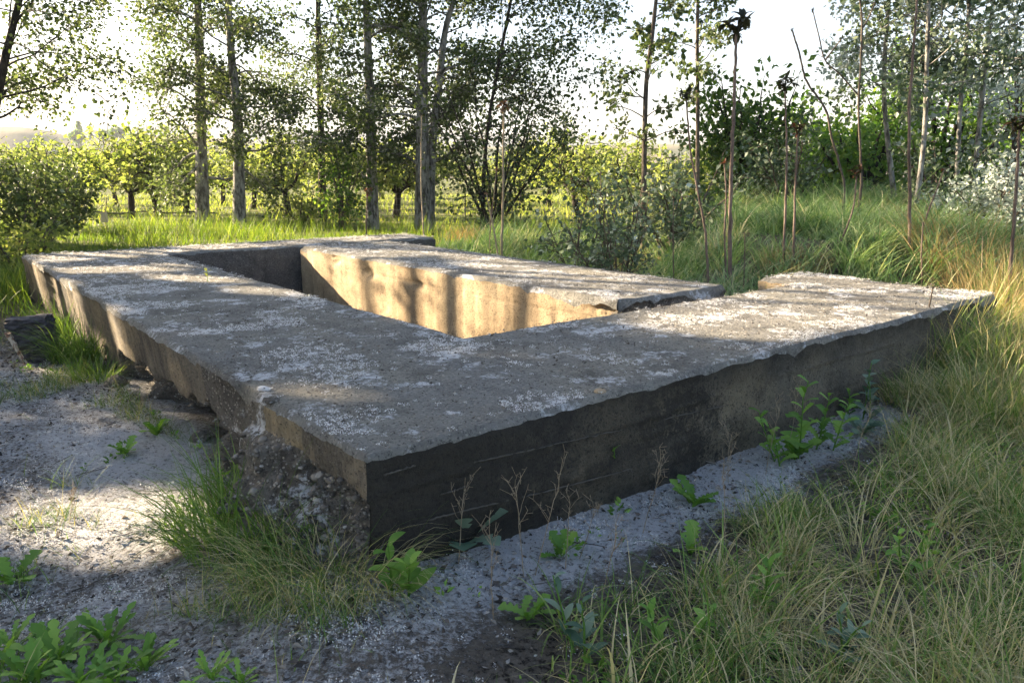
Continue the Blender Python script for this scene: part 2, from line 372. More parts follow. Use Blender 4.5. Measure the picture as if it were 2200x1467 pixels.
fl_z[blob([(60, 1080), (430, 1060), (420, 1160), (80, 1190)])] = 1.0
fl_z[blob([(-300, 1240), (500, 1240), (900, 1230), (1000, 1330), (960, 1600), (-600, 1700)])] = .68
fl_z[blob([(880, 1200), (1480, 1000), (1900, 860), (1960, 900), (1700, 1050), (1400, 1180), (1040, 1320)])] = 1.12
fl_z[blob([(1000, 1180), (1460, 1010), (1640, 950), (1660, 985), (1380, 1110), (1060, 1230)])] = 1.45
def soften(a, it):
    for _ in range(it):
        a = (a + np.roll(a, 1, 0) + np.roll(a, -1, 0) + np.roll(a, 1, 1) + np.roll(a, -1, 1)) / 5
    return a
fl_z = soften(fl_z, 22) + .10 * fbm(GX * 3, GY * 3, 0, 4, 79) * near
gr_z = ss(10.2, 12.5, GY - .12 * np.abs(GX)) * .95
a_ = ground.data.attributes.new('fluff', 'FLOAT', 'POINT'); a_.data.foreach_set('value', fl_z.astype(np.float32).ravel())
a_ = ground.data.attributes.new('green', 'FLOAT', 'POINT'); a_.data.foreach_set('value', gr_z.astype(np.float32).ravel())

# ------------------------------------------------------------------ the concrete foundation
def axis(stops, d0, d1, reach):
    out = [stops[0]]
    for a, b in zip(stops[:-1], stops[1:]):
        x = a; seg = []
        while x < b: x += d0 + (d1 - d0) * min(1, max(0, x) / reach); seg.append(x)
        seg = np.array(seg); seg = a + (seg - a) * (b - a) / (seg[-1] - a); out += list(seg)
    return np.array(out)
GU_ = axis([0, 1.52, 1.88, 1.97, 8.36, 8.58, 9.6], .019, .055, 6.0)
GV_ = axis([0, 1.56, 3.42, 4.98, 5.64, 6.4], .019, .045, 5.0)
def pebbles(x, y, z, sc, s): return np.clip(.42 - cell(x * sc, y * sc, z * sc, s), 0, .42)
def break_depth(u):       # how far down the smooth skin of the left face survives
    u = np.asarray(u, float)
    return np.where(u < 1.25, .15 + .03 * vn(u * 6, 0 * u, 0, 62), np.where(u < 2.05, .30 + .16 * vn(u * 4, 0 * u, 0, 64), np.where(u < 2.9, .31 + .05 * vn(u * 6, 0 * u, 0, 65), np.where(u < 4.3, .36 + .06 * vn(u * 5, 0 * u, 0, 66), 1.6))))
def concrete_mesh(maskf, classify, recess, name, mats, depth=-.85):
    nu, nv = len(GU_), len(GV_); cu = (GU_[1:] + GU_[:-1]) / 2; cv = (GV_[1:] + GV_[:-1]) / 2
    CU, CV = np.meshgrid(cu, cv, indexing='ij'); mask = maskf(CU, CV)
    pad = np.zeros((nu + 1, nv + 1), bool); pad[1:-1, 1:-1] = mask
    q = [pad[:-1, :-1], pad[:-1, 1:], pad[1:, :-1], pad[1:, 1:]]
    used = q[0] | q[1] | q[2] | q[3]; full = q[0] & q[1] & q[2] & q[3]; edge = used & ~full
    # outward normal at boundary nodes
    nU = (q[0].astype(int) + q[1] - q[2] - q[3]); nV = (q[0].astype(int) + q[2] - q[1] - q[3])
    N2 = np.stack([nU, nV], -1).astype(float); N2 /= np.linalg.norm(N2, axis=-1)[..., None] + 1e-9
    N2 *= np.where((np.abs(nU) == np.abs(nV)), 1.35, 1)[..., None]
    UU, VV = np.meshgrid(GU_, GV_, indexing='ij')
    # wobbly plan: worn, never quite straight edges
    wear = .022 * fbm(UU * 1.7, VV * 1.7, 0, 4, 5) + .007 * fbm(UU * 33, VV * 33, 0, 3, 6)
    ztop = SLAB_Z + .014 * fbm(UU * .9, VV * .9, 0, 3, 21) + .007 * fbm(UU * 7, VV * 7, 0, 3, 22) + .0045 * np.abs(fbm(UU * 26, VV * 26, 0, 2, 23))
    chip = np.clip(fbm(UU * 2.6, VV * 2.6, 0, 4, 31) - .20, 0, 1) * .20 + np.clip(fbm(UU * 19, VV * 19, 0, 3, 32), 0, 1) * .022
    ztop = np.where(edge, ztop - .016 - .012 * (1 + fbm(UU * 11, VV * 11, 0, 3, 37)) - chip, ztop)
    idx = -np.ones((nu, nv), int); ids = np.argwhere(used); idx[used] = np.arange(len(ids))
    P = np.stack([VV, UU, ztop], -1)
    P[..., 0] += np.where(edge, N2[..., 1] * (wear - chip * .35), 0); P[..., 1] += np.where(edge, N2[..., 0] * (wear - chip * .35), 0)
    mb = MB(); Vt = P[used]
    ci = np.argwhere(mask); F = np.stack([idx[ci[:, 0], ci[:, 1]], idx[ci[:, 0], ci[:, 1] + 1], idx[ci[:, 0] + 1, ci[:, 1] + 1], idx[ci[:, 0] + 1, ci[:, 1]]], 1)
    mb.add(Vt, F, .5, 0, True)
    # walls
    en = np.argwhere(edge); eid = -np.ones((nu, nv), int); eid[edge] = np.arange(len(en))
    zs = np.concatenate([[0.0], np.cumsum(np.linspace(.014, .034, 62))]); zs = zs[zs < SLAB_Z - depth]; nz = len(zs)
    eu, ev = GU_[en[:, 0]], GV_[en[:, 1]]; nn = N2[edge]; pt = P[edge]
    Z = pt[:, 2][:, None] - zs[None]
    EU, EV = eu[:, None] + 0 * Z, ev[:, None] + 0 * Z
    rec = recess(EU, EV, Z, nn[:, 0][:, None] + 0 * Z, nn[:, 1][:, None] + 0 * Z)
    rec = rec * ss(0.0, .03, zs)[None] 
    W = np.stack([pt[:, 0][:, None] - nn[:, 1][:, None] * rec, pt[:, 1][:, None] - nn[:, 0][:, None] * rec, Z], -1)
    wmb = []
    base = 0
    for di, dj, s0, s1 in ((0, 1, (-1, 0), (0, 0)), (1, 0, (0, -1), (0, 0))):
        for i, j in en:
            i2, j2 = i + di, j + dj
            if i2 >= nu or j2 >= nv or not edge[i2, j2]: continue
            if dj: a, b = pad[i, j + 1], pad[i + 1, j + 1]     # cells below / above in u
            else: a, b = pad[i + 1, j], pad[i + 1, j + 1]
            if a == b: continue
            A, B = eid[i, j], eid[i2, j2]
            if dj: nrm = (1, 0) if a else (-1, 0); flip = bool(a)
            else: nrm = (0, 1) if a else (0, -1); flip = not bool(a)
            wmb.append((A, B, flip, classify((GU_[i] + GU_[i2]) / 2, (GV_[j] + GV_[j2]) / 2, nrm)))
    Wv = W.reshape(-1, 3); k = np.arange(nz - 1)
    for cls in sorted(set(w[3] for w in wmb)):
        Fs = []
        for A, B, flip, c_ in wmb:
            if c_ != cls: continue
            a, b = A * nz + k, B * nz + k
            Fs.append(np.stack([a, a + 1, b + 1, b], 1) if not flip else np.stack([b, b + 1, a + 1, a], 1))
        Fs = np.concatenate(Fs); uniq, inv = np.unique(Fs, return_inverse=True)
        cm = np.full(len(Fs), cls)
        if cls == 1:
            fc = Wv[Fs].mean(1); dn_ = SLAB_Z - fc[:, 2]; cm[dn_ - break_depth(fc[:, 1]) - .03 * fbm(fc[:, 1] * 8, fc[:, 2] * 8, 0, 3, 63) > 0] = 4
        mb.add(Wv[uniq], inv.reshape(Fs.shape), .5, cm, True)
    o = mb.build(name, mats); o.location = (A0[0], A0[1], 0); o.rotation_euler = (0, 0, SLAB_ROT)
    return o
def rec_found(u, v, z, nu_, nv_):
    d = z * 0
    smooth_ = .010 * fbm(u * 3, v * 3 , z * 3, 4, 51) + .004 * vn(u * 30, v * 30, z * 30, 53)
    d = d - smooth_
    dn = SLAB_Z - z
    # left outer face
    L = (nv_ < -.5) & (v < .05) 
    brk = break_depth(u)
    rough = ss(0, .05, dn - brk)
    peb = pebbles(u, v, z, 11, 71) * .24 + pebbles(u, v, z, 24, 74) * .13 + .16 * fbm(u * 4, v * 4, z * 4, 4, 77)
    ledge = np.where(u < 1.3, -.02 - .20 * ss(.16, .62, dn) * ss(1.35, .95, u) * ss(-.1, .35, u), 0)
    cave = .75 * ss(1.75, 1.95, u) * ss(3.2, 2.9, u) * ss(.30, .37, dn + .05 * vn(u * 7, 0 * u, 0, 66))
    back = .10 * ss(2.7, 3.2, u) * ss(4.4, 4.1, u)
    lean = .10 * dn * ss(.9, 2.0, u)
    d = d + np.where(L, rough * (ledge + back - peb + .03) + cave + lean, 0)
    notch = .10 * ss(1.05, 1.25, u) * ss(1.75, 1.5, u) * (.4 + fbm(u * 6, v * 6, z * 6, 3, 80))
    d = d + np.where(L, notch - pebbles(u, v, z, 30, 86) * .05 * ss(.9, 1.1, u) * ss(2.3, 1.9, u), 0)
    # far left break
    d = d + np.where(L, .09 * ss(7.0, 7.2, u) * ss(8.4, 8.0, u) * ss(.02, .12, dn + .1 * vn(u * 5, 0 * u, z * 5, 90)), 0)
    # front outer face: board marks, a rougher strip, eroded foot
    Fm = (nu_ < -.5) & (u < .05)
    boards = .013 * (np.exp(-((dn - .17 - .006 * vn(v * 2, 0 * v, 0, 91)) / .008) ** 2) * (vn(v * 1.5, 0 * v, 0, 92) > -.3) + np.exp(-((dn - .37) / .008) ** 2) * (vn(v * 1.3, 0 * v, 0, 93) > -.35) + np.exp(-((dn - .27) / .007) ** 2) * (vn(v * 1.7, 0 * v, 0, 94) > .2))
    strip = ss(1.72, 1.8, v) * ss(2.1, 2.0, v)
    foot = ss(.42, .56, dn + .06 * fbm(v * 3, 0 * v, 0, 3, 95))
    d = d + np.where(Fm, -boards + strip * (.012 - pebbles(u, v, z, 28, 96) * .05) + foot * (.035 - pebbles(u, v, z, 18, 97) * .09), 0)
    d = d + np.where(Fm & (v < .3), ss(.25, .6, dn) * ss(.3, 0, v) * (.05 - pebbles(u, v, z, 15, 98) * .12), 0)
    inner = ~L & ~Fm
    d = d + np.where(inner, .006 * np.exp(-((dn - .2) / .006) ** 2) - .012 * fbm(u * 2, v * 2, z * 5, 3, 99), 0)
    return d
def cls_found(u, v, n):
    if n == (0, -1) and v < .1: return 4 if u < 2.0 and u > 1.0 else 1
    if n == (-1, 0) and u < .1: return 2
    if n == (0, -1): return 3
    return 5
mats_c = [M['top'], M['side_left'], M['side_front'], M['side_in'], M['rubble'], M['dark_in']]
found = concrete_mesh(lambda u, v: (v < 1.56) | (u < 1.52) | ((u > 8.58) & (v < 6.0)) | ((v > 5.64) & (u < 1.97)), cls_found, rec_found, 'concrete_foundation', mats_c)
tag(found, 'weathered grey concrete foundation of low wide walls round a pit, broken at its left base', 'foundation')
def rec_isl(u, v, z, nu_, nv_):
    dn = SLAB_Z - z; d = -.012 * fbm(u * 2.4, v * 2.4, z * 4, 4, 151) - .004 * vn(u * 30, v * 30, z * 30, 153)
    face = nv_ < -.5
    d = d + np.where(face, .010 * np.exp(-((dn - .19 - .01 * vn(u * 1.5, 0 * u, 0, 3)) / .007) ** 2) * (vn(u * 1.6, 0 * u, 0, 7) > -.35), 0)
    hole = np.exp(-((u - 6.3) ** 2 / .02 + (dn - .2) ** 2 / .006)) + .8 * np.exp(-((u - 5.1) ** 2 / .03 + (dn - .2) ** 2 / .003)) + np.exp(-((u - 7.2) ** 2 / .03 + (dn - .09) ** 2 / .004))
    d = d + np.where(face, hole * (.05 + .05 * vn(u * 20, v * 20, z * 20, 9)), 0)
    corner = ss(.55, 0, np.hypot(u - 1.9, v - 3.45)); d = d + corner * (.10 - pebbles(u, v, z, 15, 160) * .22) * ss(.34, .02, dn)
    end = nu_ < -.5
    return d + np.where(end, .02 - pebbles(u, v, z, 17, 165) * .10, 0)
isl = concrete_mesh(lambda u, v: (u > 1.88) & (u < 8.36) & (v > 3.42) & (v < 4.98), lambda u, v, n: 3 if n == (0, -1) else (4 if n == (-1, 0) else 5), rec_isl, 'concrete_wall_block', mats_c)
tag(isl, 'long separate concrete wall block with sunlit sandy inner face beyond the pit', 'concrete block')

def on_face(px, py):       # a spot of the front right face (plane u = 0) seen at a pixel
    q = ray(px, py); n_ = np.array([U[0], U[1], 0]); o_ = np.array([A0[0], A0[1], 0]); return np.array([0, 0, H_CAM]) + q * (((o_ - np.array([0, 0, H_CAM])) @ n_) / (q @ n_))
t = NT('cast_ridge'); M['ridge'] = t.surf(t.mix(t.noise(t.coord(), 30), (.035, .033, .028), (.11, .10, .082)), .9)
for pl in ([(1015, 991), (1120, 968), (1190, 953), (1260, 937), (1335, 921)], [(898, 1119), (1000, 1093), (1110, 1068), (1230, 1038), (1356, 1005)], [(944, 1060), (975, 1051), (1003, 1041)], [(822, 1018), (860, 1007), (890, 997)], [(1420, 900), (1500, 882), (1560, 869)]):
    q = spline(np.array([on_face(*p) for p in pl]), 14); q[:, :2] -= U * .012; rr = .0035 * (.6 + .8 * R.random(len(q))) * (R.random(len(q)) < .85); m_ = MB(); tube(m_, q + R.normal(0, .0016, q.shape), rr + .0006, 5)
    o_ = m_.build('casting_ridge', M['ridge']); o_.parent = found; o_.matrix_parent_inverse = (__import__('mathutils').Matrix.Translation((A0[0], A0[1], 0)) @ __import__('mathutils').Matrix.Rotation(SLAB_ROT, 4, 'Z')).inverted()
# ------------------------------------------------------------------ stones: two on the slab edge, rubble lumps under the broken side
def stone_mesh(rng, r, sq=(1, 1, .7)):
    import bmesh
    bm = bmesh.new(); bmesh.ops.create_icosphere(bm, subdivisions=3 if r != 1.0 else 2, radius=1.0)
    Vv = np.array([v.co[:] for v in bm.verts]); F = np.array([[v.index for v in f.verts] for f in bm.faces]); bm.free()
    o = rng.random(3) * 50
    k = 1 + .35 * fbm(Vv[:, 0] * 1.1 + o[0], Vv[:, 1] * 1.1 + o[1], Vv[:, 2] * 1.1 + o[2], 3, 3) + .08 * vn(Vv[:, 0] * 5 + o[0], Vv[:, 1] * 5, Vv[:, 2] * 5 + o[2], 4)
    for _ in range(5):                       # broken flats
        n = rng.normal(0, 1, 3); n /= np.linalg.norm(n); d = Vv @ n; k = np.minimum(k, np.where(d > .2, rng.uniform(.68, .95) / np.maximum(d, .2), 9))
    return Vv * k[:, None] * r * np.array(sq), F
def rock(px, py, r, name, label, cat, mat, z=None, sq=(1, 1, .7), group=None, seed=1):
    p = ground_at(px, py) if z is None else onz(px, py, z)
    Vv, F = stone_mesh(np.random.default_rng(seed), r, sq)
    o = MB().add(Vv + p + [0, 0, r * sq[2] * .35], F, .5, 0, r < .05).build(name, mat, None, (p[0], p[1], p[2]))
    return tag(o, label, cat, group)
t = NT('pebble_tan'); c = t.coord(); M['pebble'] = t.surf(t.mix(t.noise(c, 60), (.24, .17, .10), (.46, .37, .25)), .8)
rock(1288, 845, .026, 'pebble', 'small tan pebble lying near the front right edge of the slab', 'pebble', M['pebble'], SLAB_Z, (1.2, 1, .8), None, 5)
rock(585, 862, .032, 'stone_chip', 'flat grey concrete chip at the broken left edge of the slab', 'stone', M['rubble'], SLAB_Z, (1.5, 1, .5), None, 6)
rock(567, 838, .026, 'stone_chip', 'white crumb of concrete just behind the flat grey chip on the slab edge', 'stone', M['fluff'], SLAB_Z, (1.3, 1, .7), None, 8)
lumps = [(250, 828, .08, 'rubble lump at the left end of the broken base'),
(235, 792, .07, 'small rubble lump under the golden side face beside grass'),
         (432, 945, .06, 'rubble lump under the rough dark part of the left wall'), (470, 985, .05, 'small rubble lump left of the broken ledge')]
for k, (px, py, r, lb) in enumerate(lumps):
    rock(px, py, r, 'rubble_stone', lb, 'rubble', M['rubble'], None, (1.1, 1, .75), 'rubble lumps along the broken left base', 20 + k)
rq = np.random.default_rng(44); n = 1500; uu = np.where(rq.random(n) < .62, rq.uniform(.06, 1.35, n), rq.uniform(1.3, 4.3, n)); dn = rq.uniform(.13, .66, n); k = dn > break_depth(uu) + .01; uu, dn = uu[k], dn[k]; n = len(uu)
xx = rec_found(uu, 0 * uu, SLAB_Z - dn, 0 * uu, 0 * uu - 1) + .004; sx, sy = xy(uu, xx); m_ = MB(); ico = [stone_mesh(np.random.default_rng(q), 1.0) for q in range(4)]
import bmesh
for i in range(n):
    Vv, F = ico[i % 4]; r_ = min(.03, rq.gamma(1.6, .005) + .004); a = rq.uniform(0, 6.28); Rz = np.array([[cos(a), -sin(a), 0], [sin(a), cos(a), 0], [0, 0, 1]])
    m_.add((Vv * r_ * rq.uniform(.7, 1.2, 3)) @ Rz.T + [sx[i], sy[i], SLAB_Z - dn[i]], F, rq.random(), 0, False)
M['gravel'] = leaf_mat('rubble_gravel', [(0, (.09, .082, .072)), (.6, (.17, .155, .135)), (.9, (.26, .235, .20)), (1, (.42, .40, .36))], 0.0, (1, 1, 1), .9)
stuff_ = m_.build('rubble_gravel', M['gravel']); stuff_['kind'] = 'stuff'
# old sawn wood block leaning by the left side
lp = ground_at(98, 776)
wb = thing('wood_block', 'dark weathered leaning block with a split cap beside the left side of the slab', 'wood block', lp)
t = NT('old_wood_dark'); c = t.coord(); M['oldwood'] = t.surf(t.mix(t.ramp(t.noise(t.map(c, (4, 4, 14)), 3, 6, .7), [(.4, 0.0), (.62, 1.0)]), (.030, .027, .030), (.10, .095, .10)), .9, t.bump(t.noise(t.map(c, (5, 5, 30)), 4, 6), .8, .03))
t = NT('old_wood_pale'); c = t.coord(); M['palewood'] = t.surf(t.mix(t.ramp(t.noise(t.map(c, (20, 20, 6)), 2, 6, .7), [(.42, 0.0), (.55, 1.0)]), (.16, .07, .045), (.50, .44, .36)), .9)
def taper_box(mb, w0, d0, w1, d1, h, lean, z0=0, jit=.012, seed=0, n=7):
    rng = np.random.default_rng(seed); g = np.linspace(-1, 1, n)
    def ring(t):
        w, d = w0 + (w1 - w0) * t, d0 + (d1 - d0) * t
        pts = [(x, -1) for x in g] + [(1, y) for y in g[1:]] + [(x, 1) for x in g[::-1][1:]] + [(-1, y) for y in g[::-1][1:-1]]
        a = np.array(pts) * [w / 2, d / 2] + np.array(lean) * t * h
        return np.column_stack([a, np.full(len(a), z0 + t * h)])
    ts = np.linspace(0, 1, 9); Rg = np.stack([ring(x) for x in ts]); m = Rg.shape[1]
    Rg += rng.normal(0, jit, Rg.shape) * [1, 1, .6]
    Rg[-1, :, 2] += .03 * fbm(Rg[-1, :, 0] * 8, Rg[-1, :, 1] * 8, 0, 3, seed)
    i = np.arange(8)[:, None] * m; j = np.arange(m)[None]; j2 = (j + 1) % m
    mb.add(Rg.reshape(-1, 3), np.stack([i + j, i + j2, i + m + j2, i + m + j], -1).reshape(-1, 4), .5, 0, False)
    cpt = Rg[-1].mean(0); mb.add(np.vstack([Rg[-1], cpt]), np.stack([j[0], j2[0], np.full(m, m)], 1), .5, 0)
m_ = MB(); taper_box(m_, .20, .20, .31, .24, .37, (-.20, .05), -.05, seed=3); o_ = m_.build('body', M['oldwood'], wb)
m_ = MB(); taper_box(m_, .33, .25, .32, .23, .085, (-.1, 0), 0, .01, seed=4); o_ = m_.build('cap', M['oldwood'], wb); o_.location = (-.085, .02, .325)
m_ = MB(); taper_box(m_, .03, .20, .04, .23, .33, (-.40, .05), -.03, .004, seed=6); o_ = m_.build('bark_edge', M['palewood'], wb); o_.location = (-.105, -.015, 0)
wb.rotation_euler = (0, 0, .25)
# ------------------------------------------------------------------ hills far away
def ridge(name, Y, prof, depth, mat, px0=-700, px1=2900, n=160, seed=0):
    pxs = np.linspace(px0, px1, n); tops = np.interp(pxs, [p[0] for p in prof], [p[1] for p in prof])
    pts = np.array([at(a, b, Y) for a, b in zip(pxs, tops)]); rows = []
    for f_, zf in ((-.35, 0.0), (-.2, .45), (-.08, .85), (0, 1.0), (.3, .75), (1.0, -.05)):
        q = pts.copy(); q[:, 1] += f_ * depth; q[:, 2] = np.maximum(pts[:, 2], 1) * zf + (fbm(pts[:, 0] / Y * 18, q[:, 1] / Y * 18, 0, 4, seed) * .035 * depth * .3 if 0 < zf < 1 else 0) - (1 if zf <= 0 else 0)
        rows.append(q)
    Vv = np.stack(rows); m = n; i = np.arange(len(rows) - 1)[:, None] * m; j = np.arange(m - 1)[None]
    o = MB().add(Vv.reshape(-1, 3), np.stack([i + j, i + j + 1, i + m + j + 1, i + m + j], -1).reshape(-1, 4), .5, 0, True).build(name, mat)
    return tag(o, kind='structure')
t = NT('far_hill'); M['hill2'] = t.surf(t.mix(t.noise(t.coord(), .006, 6), (.035, .055, .03), (.07, .085, .045)), 1)
t = NT('near_hill'); c = t.coord(); M['hill1'] = t.surf(t.mix(t.ramp(t.noise(c, .05, 6, .7), [(.4, 0.0), (.6, 1.0)]), (.07, .095, .04), (.24, .19, .11)), 1)
ridge('far_hills', 1000, [(-700, 262), (0, 284), (170, 276), (290, 264), (345, 266), (450, 272), (560, 266), (700, 284), (900, 280), (1150, 290), (1300, 288), (1700, 292), (2900, 300)], 260, M['hill2'], seed=1)
ridge('near_hill', 300, [(-700, 262), (-60, 270), (60, 274), (110, 283), (150, 295), (300, 299), (380, 287), (450, 296), (600, 312), (900, 318), (1300, 312), (1500, 310), (2900, 300)], 90, M['hill1'], seed=2)

# ------------------------------------------------------------------ trees
def limb_pts(p0, az, el, L, rng, n=7, curve=0.0, amp=.05):
    P = [np.array(p0, float)]; a, e = az, el
    for k in range(n - 1):
        a += rng.normal(0, amp * 4); e += curve / n + rng.normal(0, amp * 3)
        P.append(P[-1] + np.array([cos(a) * cos(e), sin(a) * cos(e), sin(e)]) * L / (n - 1))
    return np.array(P)
def along(P, t):
    x = t * (len(P) - 1); i = int(min(x, len(P) - 2)); f = x - i; return P[i] * (1 - f) + P[i + 1] * f
class Tree:
    def __init__(s, seed, drop=None): s.drop = drop; s.rng = np.random.default_rng(seed); s.wood = MB(); s.LP, s.LD, s.LS, s.LT = [], [], [], []
    def leafy(s, P, n, spread, size, droop=-.15, t0=.15, tint=None):
        rng = s.rng; tt = np.clip(rng.beta(1.6, 1.1, n), t0, 1); x = tt * (len(P) - 1); i = np.minimum(x.astype(int), len(P) - 2); f = (x - i)[:, None]
        pos = P[i] * (1 - f) + P[i + 1] * f; off = rng.normal(0, 1, (n, 3)); off /= np.linalg.norm(off, axis=1)[:, None]
        rad = spread * rng.random(n) ** .6; s.LP.append(pos + off * rad[:, None])
        d = off * .8 + rng.normal(0, .6, (n, 3)); d[:, 2] += droop * 2; s.LD.append(d); s.LS.append(size * rng.uniform(.45, 1.45, n))
        b = rng.normal(0, .12); s.LT.append(np.clip((rng.beta(2, 2.2, n) if tint is None else tint + rng.normal(0, .15, n)) + b, 0, 1))
    def trunk(s, P, r0, r1, k=9, flare=1.35, tex=.06):
        P = spline(np.asarray(P, float), 7); tt = np.linspace(0, 1, len(P)); r = r0 + (r1 - r0) * tt; r = r * (1 + (flare - 1) * np.exp(-tt * 14))
        r = r * (1 + s.rng.normal(0, tex * .5, len(P))); tube(s.wood, P, r, k); s.P = P; s.r = r; return P
    def branch(s, p0, az, el, L, r, nsub, nleaf, spread, size, curve=-.3, amp=.05, subL=.45, droop=-.15, keep=None):
        rng = s.rng; P = limb_pts(p0, az, el, L, rng, 8, curve, amp)
        if s.drop is None or not s.drop(spline(P, 4)).any(): tube(s.wood, P, np.linspace(r, r * .2, len(P)), 5)
        s.leafy(P[4:], max(2, nleaf // 2), spread, size, droop)
        for k in range(nsub):
            t = rng.uniform(.34, 1.0); q = along(P, t); l = L * subL * rng.uniform(.5, 1.1) * (1.15 - .5 * t)
            Q = limb_pts(q, az + rng.choice([-1, 1]) * rng.uniform(.3, 1.3), el * .6 + rng.normal(.05, .35), l, rng, 5, curve * .8, amp)
            if s.drop is None or not s.drop(spline(Q, 4)).any(): tube(s.wood, Q, np.linspace(max(r * .4, .007), .0045, len(Q)), 3, cap=False)
            s.leafy(Q, nleaf, spread, size, droop)
    def finish(s, name, label, cat, base, wood_mat, leaf_mat_, group=None, asp=.75, drop=None, extra=None):
        root = thing(name, label, cat, base, group); s.wood.build('trunk', wood_mat, root, base)
        if s.LP:
            P, D, S, T = np.concatenate(s.LP), np.concatenate(s.LD), np.concatenate(s.LS), np.concatenate(s.LT)
            if drop is not None:
                Dn = D / np.linalg.norm(D, axis=1)[:, None] * S[:, None]; Pe = np.cross(Dn, [.3, .5, .8]) * .4
                k = ~(drop(P) | drop(P + Dn) | drop(P + Dn * .5 + Pe) | drop(P + Dn * .5 - Pe) | drop(P + Dn * .5)); P, D, S, T = P[k], D[k], S[k], T[k]
            mb = MB(); leaves(mb, P, D, S, s.rng, asp, T); mb.build('crown', leaf_mat_, root, base)
        return root
def poplar(seed, pxs, Y, r0, label, top=10.5, lo=1.5, nl=48, L=2.5, nleaf=31, nsub=14, size=.09, mat='poplar_leaf', bark='pale_bark', group='poplars in the row behind the slab', dens=1.0, name='poplar_tree', drop=None, spread=.38, sideb=None, lomax=None):
    T = Tree(seed, drop); rng = T.rng
    P = [at(px, py, Y) if not isinstance(px, tuple) else np.array(px) for px, py in pxs]
    b = P[0].copy(); b[2] = gz(b[0], b[1]) - .1; P[0] = b
    d = P[-1] - P[-2]; d /= np.linalg.norm(d); z = P[-1][2]
    if top > z + 1: P.append(P[-1] + d * (top - z) * .5); P.append(P[-2] + d * (top - z) + rng.normal(0, .15, 3))
    Pt = T.trunk(P, r0, .02 if top < 9 else r0 * .22)
    for k in range(int(nl * dens)):
        zz = lo + (top - lo) * (k + rng.random()) / (nl * dens); i = np.argmin(np.abs(Pt[:, 2] - b[2] - zz)); f = (zz - lo) / (top - lo)
        l = L * rng.uniform(.55, 1.15) * (1.0 - .55 * f) * (.75 + .5 * min(1, f * 4)); az = rng.uniform(0, 2 * pi)
        if sideb is not None: az = sideb[0] + rng.normal(0, sideb[1])
        T.branch(Pt[i], az, rng.uniform(.15, .8), l, max(.012, T.r[i] * .28), nsub, nleaf, spread, size, rng.uniform(-.9, -.1))
    return T.finish(name, label, 'tree', b, M[bark], M[mat], group, .78, drop)
poplar(101, [(434, 470), (432, 300), (428, 90), (425, 0)], 22, .175, 'tall pale barked poplar, leftmost straight trunk standing before the fruit trees', nl=40)
poplar(102, [(512, 468), (511, 265), (497, 120), (490, 0)], 21, .150, 'poplar with a dark kinked upper trunk right of the leftmost straight pale one', nl=36)
poplar(103, [(694, 490), (690, 300), (684, 80), (683, 0)], 24, .125, 'slim darker poplar between the kinked trunk and the two paler middle ones', nl=34, bark='dark_bark')
poplar(104, [(800, 500), (796, 260), (790, 100), (786, 0)], 20.5, .150, 'poplar with speckled pale trunk just left of the forked looking pair', nl=30)
poplar(105, [(908, 505), (907, 260), (908, 100), (909, 0)], 20, .185, 'thickest poplar trunk, upright one of the close pair behind the back strip', nl=34)
poplar(106, [(922, 500), (928, 330), (945, 160), (958, 60), (985, -30)], 20.3, .125, 'slimmer poplar leaning right from beside the thickest trunk', nl=34, L=2.5)
poplar(107, [(-120, 480), (-20, 260), (10, 130), (42, 0)], 17, .12, 'dark leaning poplar trunk at the upper left corner of the view', nl=56, L=3.3, bark='dark_bark', nleaf=25, lo=2.7)
# ---- bushy many stemmed trees and shrubs
def bush(seed, px, pyb, Y, h, w, label, mat, n=9, nsub=8, nleaf=22, size=.10, spread=.22, group=None, name='shrub', cat='shrub', bark='twig', lean=(0, 0), lo=.1, asp=.7, z0=None, r=.03):
    T = Tree(seed); rng = T.rng; b = at(px, pyb, Y); b[2] = gz(b[0], b[1]) - .05
    for k in range(n):
        az = 2 * pi * k / n + rng.normal(0, .3); out = w * rng.uniform(.2, 1.0); hh = h * rng.uniform(.6, 1.0) * (1.0 - .25 * (out / max(w, .01)) ** 2)
        p1 = b + np.array([cos(az) * out + lean[0] * hh, sin(az) * out + lean[1] * hh, hh]); q = wob(b + rng.normal(0, .06, 3) * [1, 1, 0], p1, 9, .035, rng)
        tube(T.wood, q, np.linspace(r, .005, len(q)), 5)
        for j in range(nsub):
            t = lo + (1 - lo) * (j + rng.random()) / nsub; a2 = az + rng.normal(0, 1.3); l = (.22 + .22 * (1 - t)) * h * rng.uniform(.5, 1.1) * .8
            Q = limb_pts(along(q, t), a2, rng.uniform(-.1, .9), min(l, w * .8 + .2), rng, 5, -.3, .06); tube(T.wood, Q, np.linspace(.008, .003, 5), 3, cap=False)
            T.leafy(Q, nleaf, spread, size)
    return T.finish(name, label, cat, b, M[bark], M[mat], group, asp)
bush(201, 1060, 490, 18.5, 5.0, 2.2, 'broad dark multi-stemmed poplar right of the thickest pale trunk', 'poplar_leaf', 14, 14, 18, .095, .36, None, 'poplar_thicket', 'tree', 'dark_bark', (.06, 0), .12, .75, r=.04)
poplar(202, [(1035, 495), (1045, 300), (1075, 120), (1110, -60)], 18.8, .05, 'leafy silver grey poplar overhanging to the right beside the open sky', top=8.5, lo=2.2, nl=40, L=3.0, nleaf=20, bark='dark_bark', sideb=(-.2, 1.1))
poplar(203, [(1384, 520), (1387, 214), (1400, 90), (1412, -20)], 13.0, .045, 'slim leafy poplar sapling in front of the open sky', top=5.6, lo=1.9, nl=24, L=.85, nleaf=11, nsub=5, size=.085, bark='twig', group='slim poplar saplings by the open sky', spread=.16)
